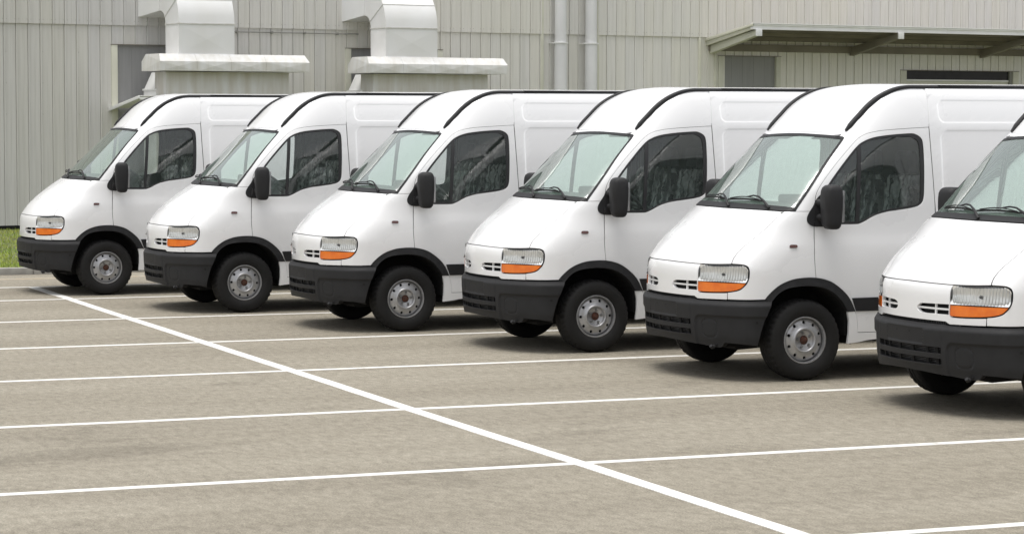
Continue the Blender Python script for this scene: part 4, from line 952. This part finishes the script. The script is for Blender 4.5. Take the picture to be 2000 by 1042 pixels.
# ---- exhaust units: housing, hipped cap, riser duct, lobster-back elbow into the wall
def unit(da, lab, sx=1.0):
    u = top_level_at(empty('exhaust_unit')); tag(u, lab, 'ventilation duct', 'exhaust duct units in front of the warehouse')
    X = lambda a: da + 2.53 + (a - 2.53) * sx
    s = MB(); s.box((X(2.755), -1.42, .1), (X(5.36), -.86, 3.12)); s.build('housing', M_BODY, u, bevel=.008)
    # cap in four folded sheets
    edges = [2.53, 3.30, 4.02, 4.76, 5.70]
    zb, zm, zt = 3.135, 3.318, 3.462
    yF, yFt, yB, yBt = -1.66, -1.53, -.74, -.86
    for i in range(4):
        x0, x1 = X(edges[i]), X(edges[i + 1]) - .003
        t0 = x0 + (.035 if i == 0 else 0); t1 = x1 - (.045 if i == 3 else 0)
        mid = [((x0 + x1) / 2, yF - .012, (zb + zm) / 2)]
        V = [(x0, yF, zb), (x1, yF, zb), (x1, yF, zm), (x0, yF, zm), (t0, yFt, zt), (t1, yFt, zt), (t1, yBt, zt), (t0, yBt, zt), (x0, yB, zm), (x1, yB, zm), (x0, yB, zb), (x1, yB, zb)] + mid
        F = [(0, 1, 12), (1, 2, 12), (2, 3, 12), (3, 0, 12), (3, 2, 5, 4), (4, 5, 6, 7), (7, 6, 9, 8), (8, 9, 11, 10), (10, 11, 1, 0), (0, 3, 4, 7, 8, 10), (1, 11, 9, 6, 5, 2)]
        mk('cap_sheet', V, F, M_CAP, u)
    # riser with cross-broken faces
    x0, x1, y0, y1, z0, z1 = X(2.99), X(4.155), -1.50, -.84, 3.46, 4.035
    def xface(c, push):
        m = tuple(np.mean(c, 0) + np.array(push)); return c + [m], [(0, 1, 4), (1, 2, 4), (2, 3, 4), (3, 0, 4)]
    r = MB()
    r.add(*xface([(x0, y0, z0), (x1, y0, z0), (x1, y0, z1), (x0, y0, z1)], (0, -.014, 0)))
    r.add(*xface([(x0, y1, z0), (x0, y0, z0), (x0, y0, z1), (x0, y1, z1)], (-.014, 0, 0)))
    r.add(*xface([(x1, y0, z0), (x1, y1, z0), (x1, y1, z1), (x1, y0, z1)], (.014, 0, 0)))
    r.add(*xface([(x1, y1, z0), (x0, y1, z0), (x0, y1, z1), (x1, y1, z1)], (0, .014, 0)))
    mk('riser_duct', r.v, r.f, M_DUCT, u)
    s = MB(); s.box((x0 - .012, y0 - .014, z1), (x1 + .012, y1 + .012, z1 + .022)); s.build('duct_flange', M_CAP, u, bevel=.003)
    # elbow
    cy_, cz_ = -.58, 4.06; n = 9; V = []; F = []
    for k in range(n + 1):
        t = PI / 2 * k / n; ro, ri = abs(y0 - cy_), abs(y1 - cy_)
        for x, rr in ((x0, ro), (x1, ro), (x1, ri), (x0, ri)): V.append((x, cy_ - rr * math.cos(t), cz_ + rr * math.sin(t) * (1.0 if rr == ro else 1.0)))
    for k in range(n):
        for j in range(4): F.append((k * 4 + j, k * 4 + (j + 1) % 4, k * 4 + 4 + (j + 1) % 4, k * 4 + 4 + j))
    e = MB(); e.add(V, F); e.build('elbow_duct', M_DUCT, u, True)
    for k in (3,):
        t = PI / 2 * k / n; ro, ri = abs(y0 - cy_), abs(y1 - cy_); s = MB()
        s.tube([(x0 - .004, cy_ - ri * math.cos(t), cz_ + ri * math.sin(t)), (x0 - .004, cy_ - ro * math.cos(t), cz_ + ro * math.sin(t)), (x1 + .004, cy_ - ro * math.cos(t), cz_ + ro * math.sin(t))], .010, 6); s.build('elbow_seam', M_CAP, u, True)
    s = MB(); V = [(x0 - .02, cy_, cz_ + ri), (x1 + .02, cy_, cz_ + ri), (x1 + .02, cy_, cz_ + ro), (x0 - .02, cy_, cz_ + ro), (x0 - .26, -.0, cz_ + .14), (x1 + .1, -.0, cz_ + .14), (x1 + .1, 0, cz_ + ro), (x0 - .26, 0, cz_ + ro)]
    s.add(V, [(0, 1, 5, 4), (1, 2, 6, 5), (2, 3, 7, 6), (3, 0, 4, 7), (0, 3, 2, 1), (4, 5, 6, 7)]); s.build('wall_duct', M_DUCT, u)
    # low side hood between the housing and the wall
    s = MB(); xa = X(2.78); s.extrude([(xa + .14, -.86, 3.13), (xa + .14, -.40, 3.13), (xa - .02, -.36, 2.80), (xa - .02, -.90, 2.80)], (.5, 0, 0))
    V = [(xa - .02, -.90, 2.80), (xa + .6, -.90, 2.80), (xa + .6, -.30, 2.80), (xa - .02, -.30, 2.80), (xa + .12, -.86, 3.12), (xa + .6, -.86, 3.12), (xa + .6, -.34, 3.12), (xa + .12, -.34, 3.12)]
    s = MB(); s.add(V, [(0, 3, 2, 1), (4, 5, 6, 7), (0, 1, 5, 4), (1, 2, 6, 5), (2, 3, 7, 6), (3, 0, 4, 7)]); h = s.build('side_hood', M_GUT, u, bevel=.006)
    s = MB(); s.box((xa - .05, -.93, 2.76), (xa + .62, -.27, 2.80)); s.box((xa - .03, -.91, .1), (xa + .6, -.29, 2.76)); s.build('side_hood_base', M_GUT, h, bevel=.006)
    return u
unit(0, 'left white exhaust unit with riser duct, rising behind the first and second vans')
unit(4.48, 'right white exhaust unit with riser duct, rising behind the second and third vans', 1.02)
# ---- small awning behind the first van
aw = top_level_at(empty('small_awning')); tag(aw, 'small corrugated awning on the wall behind the first van roof', 'awning')
s = MB(); s.extrude([(2.13, -.0, 2.36), (2.13, -1.55, 2.60), (2.13, -1.55, 2.66), (2.13, -.0, 2.43)], (.03, 0, 0)); s.build('end_plate', M_GUT, aw, bevel=.004)
V = []; n = 40
for i in range(n + 1):
    x = 2.16 + .55 * i / n; z = .010 * (1 if i % 2 else -1); V += [(x, 0, 2.425 + z), (x, -1.55, 2.655 + z)]
mk('corrugated_sheet', V, [(2 * i, 2 * i + 1, 2 * i + 3, 2 * i + 2) for i in range(n)], M_GUT, aw)
s = MB(); s.box((2.16, -1.56, 2.58), (2.71, -1.52, 2.63)); s.build('front_rail', M_GUT, aw)
# ---- canopy over the doors on the right
ca = top_level_at(empty('door_canopy')); tag(ca, 'long upswept canopy with white gutter over the loading doors at right', 'canopy')
A0, A1, NF = 16.37, 31.0, 1.80
zt0, ztF = 4.022, 4.297
for a0, a1 in ((A0, 21.86), (21.865, 27.4), (27.405, A1)):
    s = MB(); pr = [(1.80, .0), (1.80, -.040), (1.785, -.050), (1.785, -.098), (1.79, -.102), (1.79, -.128), (1.70, -.128), (1.70, .0)]
    s.extrude([(a0, -n, ztF + d) for n, d in pr], (a1 - a0, 0, 0)); gsec = s.build('gutter', M_GUT, ca)
    s = MB(); s.box((a0, -1.815, ztF - .006), (a1, -1.69, ztF + .012)); s.build('gutter_lip', M_GUT, ca, bevel=.003)
# rake trim on the left end
s = MB(); s.extrude([(A0 - .02, 0, zt0), (A0 - .02, -1.80, ztF + .004), (A0 - .02, -1.80, ztF - .05), (A0 - .02, 0, zt0 - .07)], (.05, 0, 0)); s.build('rake_trim', M_TRIM, ca, bevel=.004)
s = MB(); s.extrude([(A0 + .01, 0, zt0 - .07), (A0 + .01, -1.78, ztF - .05), (A0 + .01, -1.76, ztF - .125), (A0 + .01, 0, zt0 - .17)], (.05, 0, 0)); s.build('rake_trim', M_TRIM, ca, bevel=.004)
x = A0
while x < A1:
    s = MB(); s.extrude([(x, 0, zt0 - .01), (x, -1.72, ztF - .01), (x, -1.72, ztF - .022), (x, 0, zt0 - .022)], (min(.9, A1 - x) - .004, 0, 0)); s.build('roof_sheet', M_SOFF, ca); x += .9
for n in (.45, .95, 1.42):
    z = zt0 + (ztF - zt0) * n / 1.8 - .024; s = MB(); s.box((A0 + .06, -n - .05, z - .10), (A1, -n + .0, z)); s.box((A0 + .06, -n - .05, z - .10), (A1, -n + .05, z - .09)); s.build('purlin', M_SOFF, ca)
s = MB(); s.box((A0 + .05, -.06, 3.74), (A1, -.025, 3.90)); s.build('wall_flashing', M_SOFF, ca)
for a in (16.46, 20.43, 24.38, 28.3):
    s = MB(); s.extrude([(a, -.03, 3.88), (a, -1.79, 4.165), (a, -1.79, 4.04), (a, -.03, 3.68)], (.12, 0, 0)); bmm = s.build('cantilever_beam', M_SOFF if a > 17 else M_TRIM, ca, bevel=.004)
    s = MB(); s.box((a - .015, -1.83, 4.025), (a + .135, -1.79, 4.168)); s.build('beam_end_plate', M_GUT, bmm, bevel=.004)
